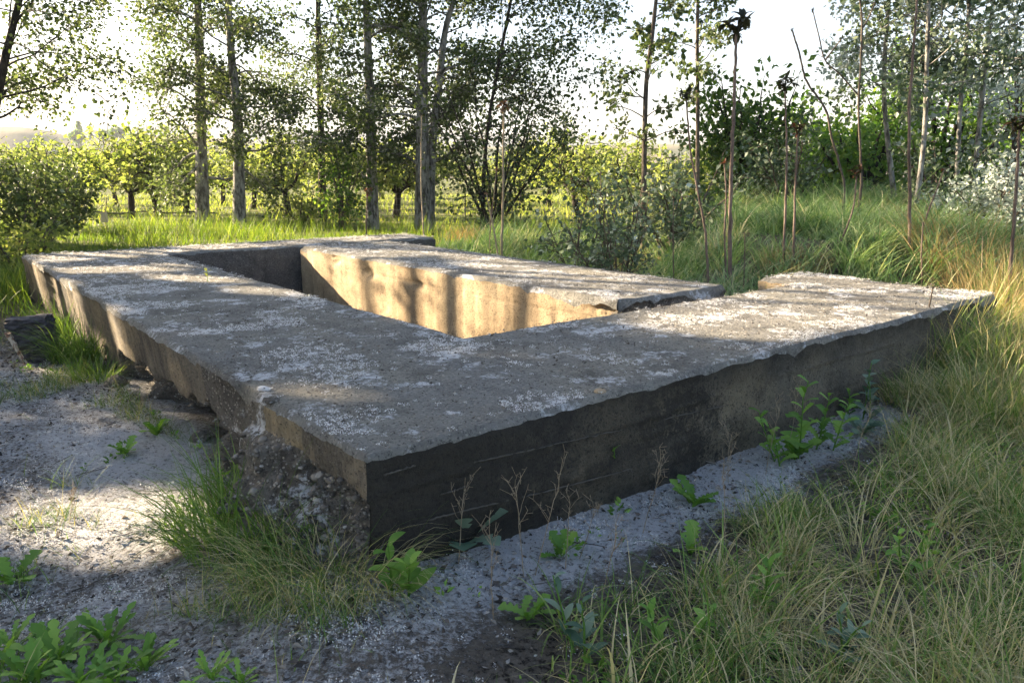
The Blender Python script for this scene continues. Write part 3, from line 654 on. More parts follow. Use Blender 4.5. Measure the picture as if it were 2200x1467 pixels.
poplar(204, [(1497, 520), (1499, 230), (1498, 90), (1500, -20)], 14.5, .04, 'narrow upright poplar sapling with dense clumped leaves left of the tallest tufted stalk', top=6.0, lo=2.3, nl=26, L=.75, nleaf=12, nsub=5, size=.085, bark='twig', group='slim poplar saplings by the open sky', spread=.16)
bush(205, 1330, 545, 9.3, 1.75, .95, 'loose silvery poplar shrub growing behind the wall block', 'silver_leaf', 12, 9, 13, .062, .15, 'silver poplar shrubs', lo=.25, r=.016)
bush(206, 1245, 520, 11.0, 1.7, .7, 'small silvery shrub left of the loose silver poplar shrub', 'silver_leaf', 7, 7, 12, .07, .16, 'silver poplar shrubs', lo=.35, r=.014)
bush(207, 1450, 470, 12.5, 1.9, 1.3, 'pale grey green shrub between the sapling and the dark round tree', 'silver_leaf', 11, 9, 20, .09, .2, 'silver poplar shrubs', lo=.2)
bush(208, 2160, 420, 10.5, 1.25, .9, 'white leaved poplar shrub at the right edge above the dry grass', 'white_leaf', 13, 11, 30, .058, .17, 'silver poplar shrubs', lo=.25)
bush(209, 2020, 400, 13, 1.4, 1.1, 'grey green shrub under the right hand poplars', 'silver_leaf', 9, 8, 18, .085, .2, 'silver poplar shrubs', lo=.2)
# ---- dense trees on the bank behind
def broad(seed, px, Y, h, w, label, mat, size=.14, n=15, nsub=11, nleaf=21, bark='dark_bark', group='dense trees beyond the grassy bank', lo=.12, spread=.36):
    return bush(seed, px, 420, Y, h, w, label, mat, n, nsub, nleaf, size, spread, group, 'broadleaf_tree', 'tree', bark, (0, 0), lo, .62, r=.09)
broad(301, 1595, 16.5, 2.95, 1.5, 'dark round tree behind the tallest tufted stalk', 'dark_leaf', n=18)
broad(302, 1745, 19.5, 2.9, 1.5, 'dull green tree right of the dark round one, behind thin forked saplings', 'green_leaf')
broad(303, 1850, 17.5, 2.5, 1.9, 'shaded low tree with dense leaves behind the green bank grass', 'green_leaf', n=16)
broad(304, 2000, 18.5, 4.0, 2.1, 'bright green tree behind the right hand poplar trunks', 'green_leaf', n=18)
broad(305, 2130, 21, 4.0, 2.1, 'green tree between the right hand poplars and the yellow tree', 'green_leaf')
broad(306, 2240, 24, 5.6, 2.2, 'yellow green sunlit tree at the upper right edge', 'fruit_leaf')
broad(307, 1480, 22, 2.3, 1.8, 'sunlit yellow green tree seen through the shrubs left of the dark round tree', 'fruit_leaf')
for k, (pl, Y, r, lb, mt, L) in enumerate([
    ([(1964, 470), (1985, 300), (1992, 120), (1996, -40)], 12.6, .042, 'slender poplar with a grey trunk behind the tallest bare stem at right', 'silver_leaf', 1.4),
    ([(2056, 440), (2062, 250), (2074, 120), (2085, -40)], 13.2, .038, 'slender poplar with dark trunk right of the grey trunked one', 'silver_leaf', 1.5),
    ([(2095, 400), (2108, 230), (2122, 100), (2140, -40)], 14.0, .045, 'poplar leaning slightly right with bluish white leaves near the right edge', 'white_leaf', 1.7),
    ([(1930, 420), (1900, 220), (1905, 60), (1915, -40)], 14.5, .045, 'pale leaved young poplar arching beside the open sky at right', 'white_leaf', 1.1)]):
    poplar(320 + k, pl, Y, r, lb, top=6.6, lo=1.9, nl=36, L=L * 1.25, nleaf=19, nsub=8, size=.085, mat=mt, bark='pale_bark', group='slender poplars on the right bank', spread=.26)
bush(210, 1690, 430, 14.5, 1.9, 1.0, 'loose pale green shrub between the dark round tree and the forked sapling', 'silver_leaf', 9, 9, 18, .08, .2, 'silver poplar shrubs', lo=.15)
bush(211, 2190, 380, 16.5, 4.6, 1.5, 'tall bluish silver poplar at the right edge above the white leaved shrub', 'white_leaf', 11, 12, 20, .10, .26, None, 'silver_poplar', 'tree', lo=.3, r=.04)
# ---- left undergrowth
bush(331, 60, 470, 15.5, 2.1, 1.5, 'dark olive shrub at the left edge below the leaning poplar', 'poplar_leaf', 13, 9, 24, .10, .24, 'green shrubs at the left')
bush(332, 125, 450, 19.5, 2.1, 1.2, 'taller olive shrub right of the dark olive edge shrub', 'poplar_leaf', 12, 9, 24, .11, .25, 'green shrubs at the left')
bush(333, 20, 500, 12.5, 1.1, 1.1, 'low bright green shrub at the left edge nearest the slab corner', 'fruit_leaf', 12, 6, 22, .08, .2, 'green shrubs at the left')
bush(334, 735, 470, 20, 3.1, .9, 'dark green shrub between the slim dark poplar and the speckled trunk', 'dark_leaf', 9, 9, 20, .11, .24, 'green shrubs in the poplar row')
bush(335, 650, 478, 22, 1.4, .9, 'low light green shrub at the foot of the slim dark poplar', 'fruit_leaf', 9, 6, 18, .09, .2, 'green shrubs in the poplar row')
# ---- orchard
def fruit_tree(seed, px, Y, label, h=3.1, w=2.2, dens=1.0, lean=0.0):
    T = Tree(seed); rng = T.rng; b = at(px, 460, Y); b[2] = gz(b[0], b[1]) - .05
    P = T.trunk([b, b + [lean * .2, 0, .35], b + [lean * .5, rng.normal(0, .05), .95]], .13, .10, 8, 1.25, .12)
    for k in range(6):
        az = 2 * pi * k / 6 + rng.normal(0, .35); q = limb_pts(P[-1] - [0, 0, .1 * rng.random()], az, rng.uniform(.45, .85), 1.75 * rng.uniform(.8, 1.15), rng, 8, .5, .09)
        tube(T.wood, q, np.linspace(.075, .025, len(q)), 6)
        for j in range(int(15 * dens)):
            t = rng.uniform(.2, 1); a2 = az + rng.normal(0, 1.0); Q = limb_pts(along(q, t), a2, rng.uniform(-.12, 1.1), rng.uniform(.5, 1.1) * w * .62, rng, 5, -.4, .09)
            tube(T.wood, Q, np.linspace(.022, .004, 5), 4, cap=False); T.leafy(Q, 26, .24, .155, -.1)
    return T.finish('fruit_tree', label, 'fruit tree', b, M['fruit_bark'], M['fruit_leaf'], 'fruit trees in the orchard', .68)
orch = [(280, 25.5, 'fruit tree with crooked dark trunk left of the leftmost straight poplar'), (343, 24.5, 'low forked fruit tree close by the leftmost straight poplar'),
        (400, 29, 'fruit tree standing directly behind the leftmost straight poplar'), (622, 27.5, 'fruit tree between the kinked poplar and the slim dark one'),
        (850, 26, 'fruit tree framed between the speckled trunk and the close pair'), (1240, 27, 'sunlit fruit tree right of the broad dark poplar thicket'),
        (1340, 31, 'yellow lit fruit tree behind the loose silver shrub'), (165, 30, 'fruit tree behind the taller olive shrub near the left edge'),
        (545, 33, 'fruit tree further back right behind the kinked poplar'), (755, 33, 'fruit tree further back behind the dark green row shrub')]
for k, (px, Y, lb) in enumerate(orch): fruit_tree(400 + k, px, Y, lb, lean=(-1 if k % 2 else 1) * .25)
ftp = [o for o in bpy.data.objects if o.name.startswith('fruit_tree')]
rows = [(480, 38), (690, 40), (930, 38), (1120, 40), (250, 39), (60, 36), (-40, 29), (350, 47), (580, 50), (820, 49), (1050, 52), (1290, 46), (160, 50), (1180, 34)]
for k, (px, Y) in enumerate(rows):
    p = at(px, 440, Y); p[2] = gz(p[0], p[1]) - .05
    copy_thing(ftp[k % len(ftp)], p, R.uniform(0, 6.28), R.uniform(.92, 1.12), 'distant fruit tree in the far rows of the orchard')
# ---- far trees on the near hill
def far_tree(px, py, Y, h, w, label, conifer=False, seed=0):
    T = Tree(seed); rng = T.rng; b = at(px, py, Y); tube(T.wood, np.array([b - [0, 0, 3], b + [0, 0, h * .5]]), [.25, .1], 5)
    n = 900; t = rng.random(n); ang = rng.uniform(0, 2 * pi, n)
    rad = (w * (1 - t) ** .8 * .9 if conifer else w * np.sqrt(np.clip(1 - (2 * t - 1) ** 2, 0, 1))) * np.sqrt(rng.random(n)) * (1 + .25 * np.sin(ang * 3 + t * 7))
    T.LP.append(b + np.stack([np.cos(ang) * rad, np.sin(ang) * rad, t * h], 1)); T.LD.append(rng.normal(0, 1, (n, 3))); T.LS.append(np.full(n, w * .45)); T.LT.append(rng.random(n))
    return T.finish('cypress_tree' if conifer else 'hill_tree', label, 'tree', b, M['dark_bark'], M['dark_leaf'], 'far trees on the hillside')
far_tree(196, 300, 260, 4.8, .9, 'pointed dark cypress on the far hillside', True, 1)
far_tree(172, 300, 265, 6.0, 1.1, 'tall thin far tree left of the pointed cypress', False, 2)
far_tree(252, 301, 262, 3.6, 2.5, 'largest round dark tree on the far hillside', False, 3)
far_tree(222, 301, 268, 3.0, 1.8, 'small round far tree between the cypress and the largest round one', False, 4)
far_tree(285, 303, 258, 2.0, 2.0, 'low round far tree right of the largest round one', False, 5)
far_tree(168, 304, 255, 3.0, 2.2, 'wide dark far tree below the tall thin one', False, 6)

# ------------------------------------------------------------------ shade trees outside the frame, to the left
island_v = 3.42
lit_top = [[(1330, 690), (1560, 640), (1660, 585), (2300, 570), (2500, 700), (2150, 740), (1960, 690), (1640, 735), (1480, 715)], [(930, 540), (1240, 575), (1590, 615), (1560, 640), (1320, 655), (1000, 570)],
           [(490, 612), (640, 624), (660, 640), (500, 630)], [(330, 590), (520, 596), (520, 608), (330, 602)], [(80, 546), (460, 535), (640, 520), (840, 506), (880, 515), (640, 532), (330, 550), (90, 565)], [(120, 575), (400, 568), (400, 580), (140, 588)],
           [(610, 828), (760, 826), (770, 850), (640, 866), (560, 850)], [(690, 532), (980, 545), (800, 556), (700, 545)]]
lit_ground = [[(20, 1085), (480, 1040), (470, 1170), (60, 1205)], [(60, 780), (330, 772), (300, 800), (60, 800)]]
def sunhit(P, n, o):
    n = np.asarray(n, float); t = ((P - o) @ n) / (TOSUN @ n); return P - TOSUN * t[:, None]
faceN = np.array([-V[0], -V[1], 0.]); faceO = np.array([*xy(3, island_v), .3]); leftO = np.array([*xy(3, 0.0), .3])
def light_cut(P):  # unseen crowns are thinned here to shape the sun patches on slab and ground
    """which leaves and twigs to cut from the unseen crowns so sun reaches the lit patches"""
    r = np.random.default_rng(5).random(len(P)); k = np.zeros(len(P), bool)
    h = sunhit(P, (0, 0, 1), np.array([0, 0, SLAB_Z])); px, py = project(h[:, 0], h[:, 1], h[:, 2]); ok = h[:, 1] > 1
    for q in lit_top: k |= inpoly(px, py, q) & ok
    h = sunhit(P, (0, 0, 1), np.zeros(3)); px, py = project(h[:, 0], h[:, 1], h[:, 2]); ok = h[:, 1] > 1
    for q in lit_ground: k |= inpoly(px, py, q) & ok
    h = sunhit(P, faceN, faceO); u, v = uv(h[:, 0], h[:, 1]); f = (u > 1.8) & (u < 8.4) & (h[:, 2] < .66) & (h[:, 2] > -.5)
    bx, by = project(*xy(u, island_v), np.full(len(u), .30)); bx = bx + 14 * vn(u * 3, h[:, 2] * 3, 0, 9) + (h[:, 2] - .3) * -40; bands = np.zeros(len(u), bool)
    for a_, b_, p_ in ((630, 760, .97), (772, 850, .92), (862, 962, .97), (970, 1062, .93), (1074, 1340, .97)):
        bands |= (bx > a_) & (bx < b_) & (.5 + .5 * vn(u * 9, h[:, 2] * 6, 0, 19) < p_)
    k |= f & bands
    h = sunhit(P, faceN, leftO); u, v = uv(h[:, 0], h[:, 1]); f = (u > .3) & (u < 9.6) & (h[:, 2] < .62) & (h[:, 2] > 0)
    k |= f & (np.sin(u * 3.1 + 1.0) + .6 * vn(u * 2.5, h[:, 2] * 2, 0, 12) > .35) & ((u > 4) | ((u > .7) & (u < 1.35)))
    return k & (r < .992)
SHADE = [(-14.5, 11.0), (-12.0, 6.5), (-17.5, 15.0), (-15.5, 8.0), (-10.0, 2.8), (-19.5, 11.5), (-8.5, -.4), (-22.0, 17.5), (-18.0, 5.0), (-13.5, 1.6), (-24.5, 13.5)]
for k, (x, y) in enumerate(SHADE):
    b = np.array([x, y, float(gz(x, y))])
    poplar(500 + k, [((x, y, b[2]), 0), ((x + R.normal(0, .2), y, 3.0), 0), ((x + R.normal(0, .3), y + R.normal(0, .2), 6.0), 0)], 0, .15, 'tall leafy poplar of the grove that shades the slab from the left', top=12, lo=2.0, nl=44, L=2.7, nleaf=30, nsub=11, size=.15, group='poplars of the shading grove', drop=light_cut, spread=.34)
for k, (bx, d_, r_) in enumerate([(780, 12.5, .045), (880, 13.5, .11), (985, 15.0, .13), (1070, 17.0, .05), (700, 13.0, .03), (1190, 18.5, .03)]):  # unseen trunks placed so their shadows band the wall block's inner face
    q = ray(bx, 620); fo = np.array([*xy(3, island_v), 0]); tt = (fo - np.array([0, 0, H_CAM])) @ faceN / (q @ faceN); hp = q * tt
    x, y = hp[0] + SUN_AZ[0] * d_, hp[1] + SUN_AZ[1] * d_
    poplar(520 + k, [((x, y, 0), 0), ((x + R.normal(0, .05), y + R.normal(0, .05), 3.0), 0), ((x + R.normal(0, .15), y, 6.0), 0)], 0, r_, 'tall leafy poplar of the grove that shades the slab from the left', top=10, lo=3.6, nl=26, L=1.8, nleaf=24, nsub=9, size=.15, group='poplars of the shading grove', drop=light_cut, spread=.34)
# ------------------------------------------------------------------ grass
def on_slab(x, y, m=0.0):
    u, v = uv(x, y); return (u > -m) & (v > -m) & (u < 9.6 + m) & (v < 6.4 + m) & ~((v > 5.02 + m) & (u > 2.02 + m))
def scatter(n, x0, x1, y0, y1, dens, rng, slabm=0.0):
    x = rng.uniform(x0, x1, n); y = rng.uniform(y0, y1, n); k = ~on_slab(x, y, slabm); x, y = x[k], y[k]
    k = rng.random(len(x)) < dens(x, y); x, y = x[k], y[k]; return np.stack([x, y, gz(x, y) - .01], 1)
def clump(x, y, sc, s, lo=-.15, hi=.25): return ss(lo, hi, fbm(x * sc, y * sc, 0, 3, s))
def pz(x, y): return project(x, y, gz(x, y))
def stuff(mb, name, mats): return tag(mb.build(name, mats), kind='stuff')
rg = np.random.default_rng(99)
FG = [(900, 2600), (960, 1500), (1080, 1420), (1350, 1330), (1530, 1265), (1700, 1140), (1860, 1035), (1950, 925), (2005, 825), (2075, 742), (2700, 640), (3400, 2600)]
def fg_d(x, y):
    px, py = pz(x, y); return inpoly(px + 170 * fbm(x * 2.4, y * 2.4, 0, 3, 5), py + 110 * fbm(x * 2.4, y * 2.4, 0, 3, 6), FG) * (.12 + .88 * clump(x, y, 2.4, 8))
mb = MB()
P = scatter(85000, -.6, 5.2, 1.1, 7.0, fg_d, rg, .0); n = len(P); px, py = pz(P[:, 0], P[:, 1])
dry = clump(P[:, 0], P[:, 1], 1.7, 31, -.12, .3); right = ss(1500, 2100, px) * ss(1300, 900, py)
isdry = rg.random(n) < .26 + .36 * dry + .25 * right
h = rg.gamma(4.5, .038, n) * (.5 + .9 * clump(P[:, 0], P[:, 1], 1.5, 9)) * (1 + 1.0 * right); h = np.clip(h, .04, .7)
tint = np.where(isdry, rg.uniform(.62, 1, n), np.clip(rg.normal(.33, .13, n) + .30 * fbm(P[:, 0] * 2.2, P[:, 1] * 2.2, 0, 3, 33), 0, .62))
blades(mb, P, h, rg.uniform(0, 2 * pi, n), np.where(isdry, rg.uniform(.0016, .0042, n), rg.uniform(.002, .0072, n) * rg.choice([.7, 1, 1.3], n)), rg.uniform(.0, .9, n), rg.uniform(.3, 2.3, n), rg, tint, 5)
P = P[rg.random(n) < .45]; n = len(P)                                      # flattened dead blades close to the soil
blades(mb, P, rg.uniform(.08, .3, n), rg.uniform(0, 2 * pi, n), rg.uniform(.0015, .0035, n), rg.uniform(.9, 1.4, n), rg.uniform(0, .7, n), rg, rg.uniform(.6, .95, n), 3)
def bunches(mb, C, per, h, rad, wd, rng, tintf, bend=(.6, 2.0), segs=5, th=.65):
    n = len(C); m = n * per; cc = np.repeat(C, per, 0); a = rng.uniform(0, 2 * pi, m); rr = np.repeat(rad, per) * np.sqrt(rng.random(m))
    P_ = np.stack([cc[:, 0] + np.cos(a) * rr, cc[:, 1] + np.sin(a) * rr], 1); P_ = np.column_stack([P_, gz(P_[:, 0], P_[:, 1]) - .01]); k = ~on_slab(P_[:, 0], P_[:, 1])
    lean = np.repeat(rng.uniform(0, 2 * pi, n), per); hd = np.where(rng.random(m) < .35, lean + rng.normal(0, .4, m), a + rng.normal(0, .5, m)); tt = np.repeat(tintf(n), per) + rng.normal(0, .1, m); tt = np.where(rng.random(m) < .2, rng.uniform(.62, 1, m), tt)
    hh = np.repeat(h, per) * rng.uniform(.35, 1.1, m)
    blades(mb, P_[k], hh[k], hd[k], (rng.uniform(*wd, m))[k], rng.uniform(0, th, m)[k], rng.uniform(*bend, m)[k], rng, np.clip(tt, 0, 1)[k], segs)
C = scatter(5200, -.6, 5.2, 1.15, 7.0, lambda x, y: fg_d(x, y) * .42, rg, .0); n = len(C); px, py = pz(C[:, 0], C[:, 1]); rgt = ss(1450, 2100, px)
bunches(mb, C, 40, rg.uniform(.10, .34, n) * (1 + .9 * rgt), rg.uniform(.03, .11, n), (.0018, .0058), rg, lambda k: np.where(rg.random(k) < .32 + .2 * rgt, rg.uniform(.66, .92, k), rg.uniform(.05, .5, k)), (.5, 2.7), 5, .95)
stuff(mb, 'foreground_grass', M['grass'])
# thin short grass on the bare left ground
def lf_d(x, y):
    px, py = pz(x, y); a = (px < 900) & (py > 700)
    b = inpoly(px, py, [(-400, 760), (120, 780), (200, 900), (160, 1100), (60, 1260), (-400, 1300)]) * .55 + inpoly(px, py, [(120, 1180), (420, 1130), (820, 1250), (760, 1360), (300, 1330)]) * .8
    b = b + inpoly(px, py, [(60, 780), (260, 770), (470, 900), (420, 960), (160, 860)]) * .5 + .06
    return a * np.clip(b, 0, 1) * clump(x, y, 3.0, 17, -.04, .22)
mb = MB(); P = scatter(300000, -6.5, 1.0, 1.2, 8.5, lf_d, rg, .02); n = len(P)
tint = np.where(rg.random(n) < .25, rg.uniform(.6, .95, n), rg.uniform(.05, .5, n))
blades(mb, P, rg.gamma(4, .027, n), rg.uniform(0, 2 * pi, n), rg.uniform(.0018, .0045, n), rg.uniform(.1, .9, n), rg.uniform(.2, 1.4, n), rg, tint, 4)
stuff(mb, 'short_grass', M['grass'])
# tall grass on the bank behind the right side
def bank_d(x, y):
    u, v = uv(x, y); px, py = pz(x, y); return ((v > 5.0) & (px > 900)) * (.5 + .5 * clump(x, y, .9, 41)) * ss(1, 2.2, u + v * .5 - 1.5)
mb = MB(); P = scatter(90000, -1.5, 13, 6.0, 19, bank_d, rg, .02); n = len(P); px, py = pz(P[:, 0], P[:, 1])
big = clump(P[:, 0], P[:, 1], .8, 42, -.1, .3); h = rg.gamma(9, .040, n) * (.45 + 1.25 * big); hd = rg.uniform(0, 2 * pi, n) * .55 + 1.2 * fbm(P[:, 0] * .6, P[:, 1] * .6, 0, 2, 43) - 1.2
tint = np.clip(rg.normal(.42, .2, n) + .35 * (rg.random(n) < .16), 0, 1); lowd = ss(7.5, 6.2, P[:, 1] - .0 * P[:, 0]) 
tint = np.where(rg.random(n) < .55 * ss(9.4, 7.6, P[:, 1]) * clump(P[:, 0], P[:, 1], 1.1, 45), rg.uniform(.85, 1, n), tint)
blades(mb, P, h, hd, rg.uniform(.006, .016, n), rg.uniform(.0, .55, n), rg.uniform(.7, 2.7, n), rg, tint, 5)
C = scatter(2600, -.5, 12, 7.0, 17, lambda x, y: bank_d(x, y) * (.2 + .8 * clump(x, y, .7, 47)), rg, .02); n = len(C)
bunches(mb, C, 110, rg.uniform(.35, .95, n), rg.uniform(.08, .26, n), (.006, .014), rg, lambda k: np.where(rg.random(k) < .16, rg.uniform(.85, 1, k), rg.uniform(.1, .85, k)), (.8, 2.7))
stuff(mb, 'bank_grass', M['bank'])
# bright meadow between slab and orchard, and the thin turf under the fruit trees
def md_d(x, y):
    u, v = uv(x, y); return ((u > 9.65) | (v < -.05) & (y > 8.2) | (v > 5) & (u > 5.5)) * (.4 + .6 * clump(x, y, .8, 51)) * ss(24, 19, y)
mb = MB(); P = scatter(75000, -15, 4, 8.2, 24, md_d, rg, .05); n = len(P)
lf = ss(9.8, 8.6, P[:, 1]) * (P[:, 0] < -4); tint = np.where(rg.random(n) < .12, rg.uniform(.8, 1, n), np.clip(rg.normal(.42, .2, n) - .3 * lf, 0, 1))
blades(mb, P, rg.gamma(7, .042, n) * (.6 + .7 * clump(P[:, 0], P[:, 1], .7, 52)), rg.uniform(0, 2 * pi, n), rg.uniform(.006, .012, n), rg.uniform(0, .4, n), rg.uniform(.2, 1.3, n), rg, tint, 4)
stuff(mb, 'meadow_grass', M['meadow'])
mb = MB(); P = scatter(42000, -34, 16, 22, 55, lambda x, y: .25 + .75 * clump(x, y, .35, 61), rg); n = len(P)
blades(mb, P, rg.gamma(5, .045, n), rg.uniform(0, 2 * pi, n), rg.uniform(.02, .04, n), rg.uniform(.1, .6, n), rg.uniform(.2, 1.2, n), rg, np.clip(rg.normal(.55, .22, n), 0, 1), 3)
stuff(mb, 'orchard_turf', M['turf'])

mb = MB(); P = scatter(17000, -.6, 5.2, 1.1, 7.0, fg_d, rg, .0); n = len(P)      # broader, brighter blades standing over the fine ones
blades(mb, P, rg.uniform(.10, .34, n), rg.uniform(0, 2 * pi, n), rg.uniform(.005, .012, n), rg.uniform(.05, .5, n), rg.uniform(.4, 2.0, n), rg, np.where(rg.random(n) < .3, rg.uniform(.65, 1, n), rg.uniform(.3, .6, n)), 6)
stuff(mb, 'broad_grass', M['grass'])
# ---- single tufts: each stands alone
def tuft(seed, px, py, label, n, h, rad, matn, tintf, w=(.003, .008), bend=(.6, 2.0), z=None, group='grass tufts round the slab', lean=None, name='grass_tuft'):
    r_ = np.random.default_rng(seed); p = ground_at(px, py)
    if z is not None: p = np.array([*onz(px, py, z)[:2], z])
    a = r_.uniform(0, 2 * pi, n); rr = rad * np.sqrt(r_.random(n)); P = np.stack([p[0] + np.cos(a) * rr, p[1] + np.sin(a) * rr], 1)
    k = ~on_slab(P[:, 0], P[:, 1], .0) if z is None else np.ones(n, bool); P = P[k]; a = a[k]; m = len(P); P = np.column_stack([P, (gz(P[:, 0], P[:, 1]) if z is None else np.full(m, z)) - .01])
    hd = a + r_.normal(0, .7, m) if lean is None else lean + r_.normal(0, .8, m)
    mb = MB(); blades(mb, P, h * r_.uniform(.45, 1.1, m), hd, r_.uniform(*w, m), r_.uniform(0, .6, m), r_.uniform(*bend, m), r_, tintf(r_, m), 6)
    return tag(mb.build(name, M[matn], None, tuple(p)), label, 'grass', group)
gr_ = lambda r, m: np.clip(r.normal(.28, .13, m), 0, .55)
mixd = lambda r, m: np.where(r.random(m) < .55, r.uniform(.6, .95, m), r.uniform(.1, .5, m))
dryt = lambda r, m: np.clip(r.normal(.5, .25, m), 0, 1)
tuft(1, 570, 1165, 'big arching green grass tuft against the broken ledge at the front corner', 520, .62, .34, 'grass', gr_, (.0035, .009))
tuft(2, 470, 1130, 'upright green tuft left of the big arching one at the front corner', 330, .40, .26, 'grass', gr_, (.0025, .006))
tuft(3, 720, 1250, 'half dry drooping tuft at the foot of the front corner', 680, .46, .30, 'grass', mixd, (.002, .0045), (1.0, 2.6))
tuft(4, 630, 1225, 'straw coloured wiry tuft between the arching green tuft and the drooping one', 420, .36, .26, 'grass', mixd, (.0015, .004), (.8, 2.4))
tuft(5, 800, 1210, 'dry hanging tuft touching the front right face at the corner', 260, .26, .13, 'grass', mixd, (.0018, .004), (1.2, 2.6))
tuft(6, 190, 770, 'dark green lush tuft between the leaning block and the left side', 700, .62, .30, 'grass', gr_, (.004, .009))
tuft(7, 150, 720, 'green tuft behind the leaning block against the far left side', 520, .62, .34, 'grass', gr_, (.004, .009))
tuft(8, 215, 815, 'low green tuft right below the lush one beside rubble', 330, .30, .22, 'grass', gr_)
tuft(9, 20, 640, 'tall sunlit grass clump at the left edge beside the slab corner', 700, .75, .45, 'meadow', lambda r, m: r.random(m), (.005, .011))
tuft(10, 60, 600, 'yellow green clump hugging the far left slab corner', 500, .6, .4, 'meadow', lambda r, m: r.random(m), (.005, .011))
tuft(11, 1985, 800, 'green arching tuft hanging over the right end of the front face', 420, .5, .25, 'grass', gr_, (.003, .007))
tuft(12, 2130, 745, 'sunlit tall tuft covering the right end of the slab', 620, .62, .36, 'grass', lambda r, m: np.where(r.random(m) < .4, r.uniform(.65, 1, m), r.uniform(.3, .55, m)), (.003, .007))
for k, (px, py, h_, rd, mt, lb) in enumerate([(2180, 800, .85, .35, 'grass', 'tall pale tuft at the right edge below the stout tan stalk'), (2060, 790, .62, .3, 'grass', 'shaggy tuft before the right end of the front face'), (2150, 900, .7, .35, 'grass', 'tall tangled tuft in the right hand grass below the slab end'), (2230, 690, .9, .4, 'dry', 'golden tall clump at the right edge behind the slab end'), (1960, 860, .42, .25, 'grass', 'arching low tuft at the right end of the white strip')]):
    tuft(60 + k, px, py, lb, 520, h_, rd, mt, (lambda r, m: np.where(r.random(m) < .45, r.uniform(.65, 1, m), r.uniform(.25, .55, m))) if mt == 'grass' else dryt, (.0025, .0065), (.5, 2.1))
for k, (px, py, h_, rd, mt, lb) in enumerate([(1965, 800, .95, .22, 'grass', 'tall tuft rising against the front face where the grass begins'), (2045, 760, 1.05, .26, 'grass', 'tallest straw and green tuft hiding the right end of the front face'), (2120, 730, 1.05, .26, 'dry', 'golden upright tuft before the right slab corner'), (2195, 700, 1.15, .3, 'grass', 'tall sunlit tuft at the right edge just past the slab corner')]):
    tuft(80 + k, px, py, lb, 560, h_, rd, mt, (lambda r, m: np.where(r.random(m) < .5, r.uniform(.65, 1, m), r.uniform(.25, .55, m))) if mt == 'grass' else dryt, (.003, .0075), (.2, 1.5))
tuft(13, 2060, 720, 'dry bent tuft in front of the right end of the slab', 380, .5, .28, 'dry', dryt, (.002, .005))
for k, (px, py, h, rd, lb) in enumerate([(2110, 585, 1.0, .8, 'golden dry grass mound behind the right end of the slab'), (2010, 420, .7, .9, 'tall tan grass mound on top of the bank under the slender poplars'), (1900, 425, .5, .5, 'smaller tan mound left of the tall tan one on the bank'),
        (1345, 590, .55, .5, 'brown dry tussock under the loose silver shrub'), (1700, 590, .32, .4, 'low straw tussock behind the gap at the right'), (1000, 520, .5, .4, 'yellowish tussock behind the back end of the wall block')]):
    tuft(30 + k, px, py, lb, 900, h, rd, 'dry', dryt, (.004, .009), (.5, 2.2), None, 'dry grass mounds', None, 'dry_grass_mound')

# ------------------------------------------------------------------ litter and poplar cotton
def litter_d(x, y):
    px, py = pz(x, y); return np.clip(.35 + .65 * clump(x, y, 2.2, 71) - .5 * inpoly(px, py, [(100, 930), (430, 930), (430, 1180), (60, 1190)]), 0, 1) * (inpoly(px, py, FG) * -.5 + 1)
mb = MB(); P = scatter(70000, -6, 4.5, 1.2, 8, litter_d, rg, .0); n = len(P); P[:, 2] += .012 + rg.random(n) * .008
D = rg.normal(0, 1, (n, 3)); D[:, 2] *= .25; leaves(mb, P, D, rg.gamma(4, .0045, n) + .006, rg, .55, rg.random(n) ** 1.2); stuff(mb, 'leaf_litter', M['litter'])
def fluff_puffs(mb, C, rad, rng, m=14, flat=.5):
    m = int(m * 1.8)
    n = len(C); c = np.repeat(C, m, 0); r = np.repeat(rad, m); off = rng.normal(0, .55, (n * m, 3)) * r[:, None]; off[:, 2] = np.abs(off[:, 2]) * flat
    p = c + off; D = rng.normal(0, 1, (n * m, 3)); leaves(mb, p, D, np.minimum(r * rng.uniform(.25, .6, n * m), .008), rng, .7, rng.random(n * m))
flz_lookup = [(.7, [(880, 1215), (1480, 1005), (1900, 865), (1960, 900), (1700, 1050), (1400, 1180), (1040, 1300)]), (1.0, [(1000, 1190), (1460, 1015), (1640, 955), (1660, 985), (1380, 1110), (1060, 1230)]),
              (.4, [(-300, 770), (240, 780), (430, 880), (460, 960), (440, 1100), (300, 1230), (-400, 1250)]), (.5, [(-300, 1240), (500, 1240), (900, 1230), (1000, 1330), (960, 1600), (-600, 1700)])]
def fl_d(x, y):
    px, py = pz(x, y); d = 0
    for a, q in flz_lookup: d = np.maximum(d, a * inpoly(px, py, q))
    return d * clump(x, y, 3.4, 81, -.25, .3) + .02
mb = MB(); P = scatter(110000, -6, 4.5, 1.2, 8, fl_d, rg, .0); n = len(P); P[:, 2] += .014; fluff_puffs(mb, P, rg.gamma(4, .0036, n) + .004, rg, 8, .8)
stuff(mb, 'cotton_fluff', M['fluff'])
def cover_d(x, y):
    px, py = pz(x, y); return np.clip(.5 * inpoly(px + 120 * fbm(x * 2, y * 2, 0, 2, 5), py - 60, FG) + .25 * inpoly(px, py, [(-400, 760), (260, 770), (470, 900), (500, 1250), (-400, 1500)]) * clump(x, y, 2.6, 93, .1, .3) + .05, 0, 1) * clump(x, y, 2.1, 91, -.12, .25)
mb = MB(); C = scatter(20000, -6, 5, 1.2, 8, cover_d, rg, .0); n = len(C); m = 6; a = rg.uniform(0, 2 * pi, n * m); P = np.repeat(C, m, 0) + np.stack([np.cos(a) * .012, np.sin(a) * .012, rg.uniform(.01, .07, n * m)], 1)
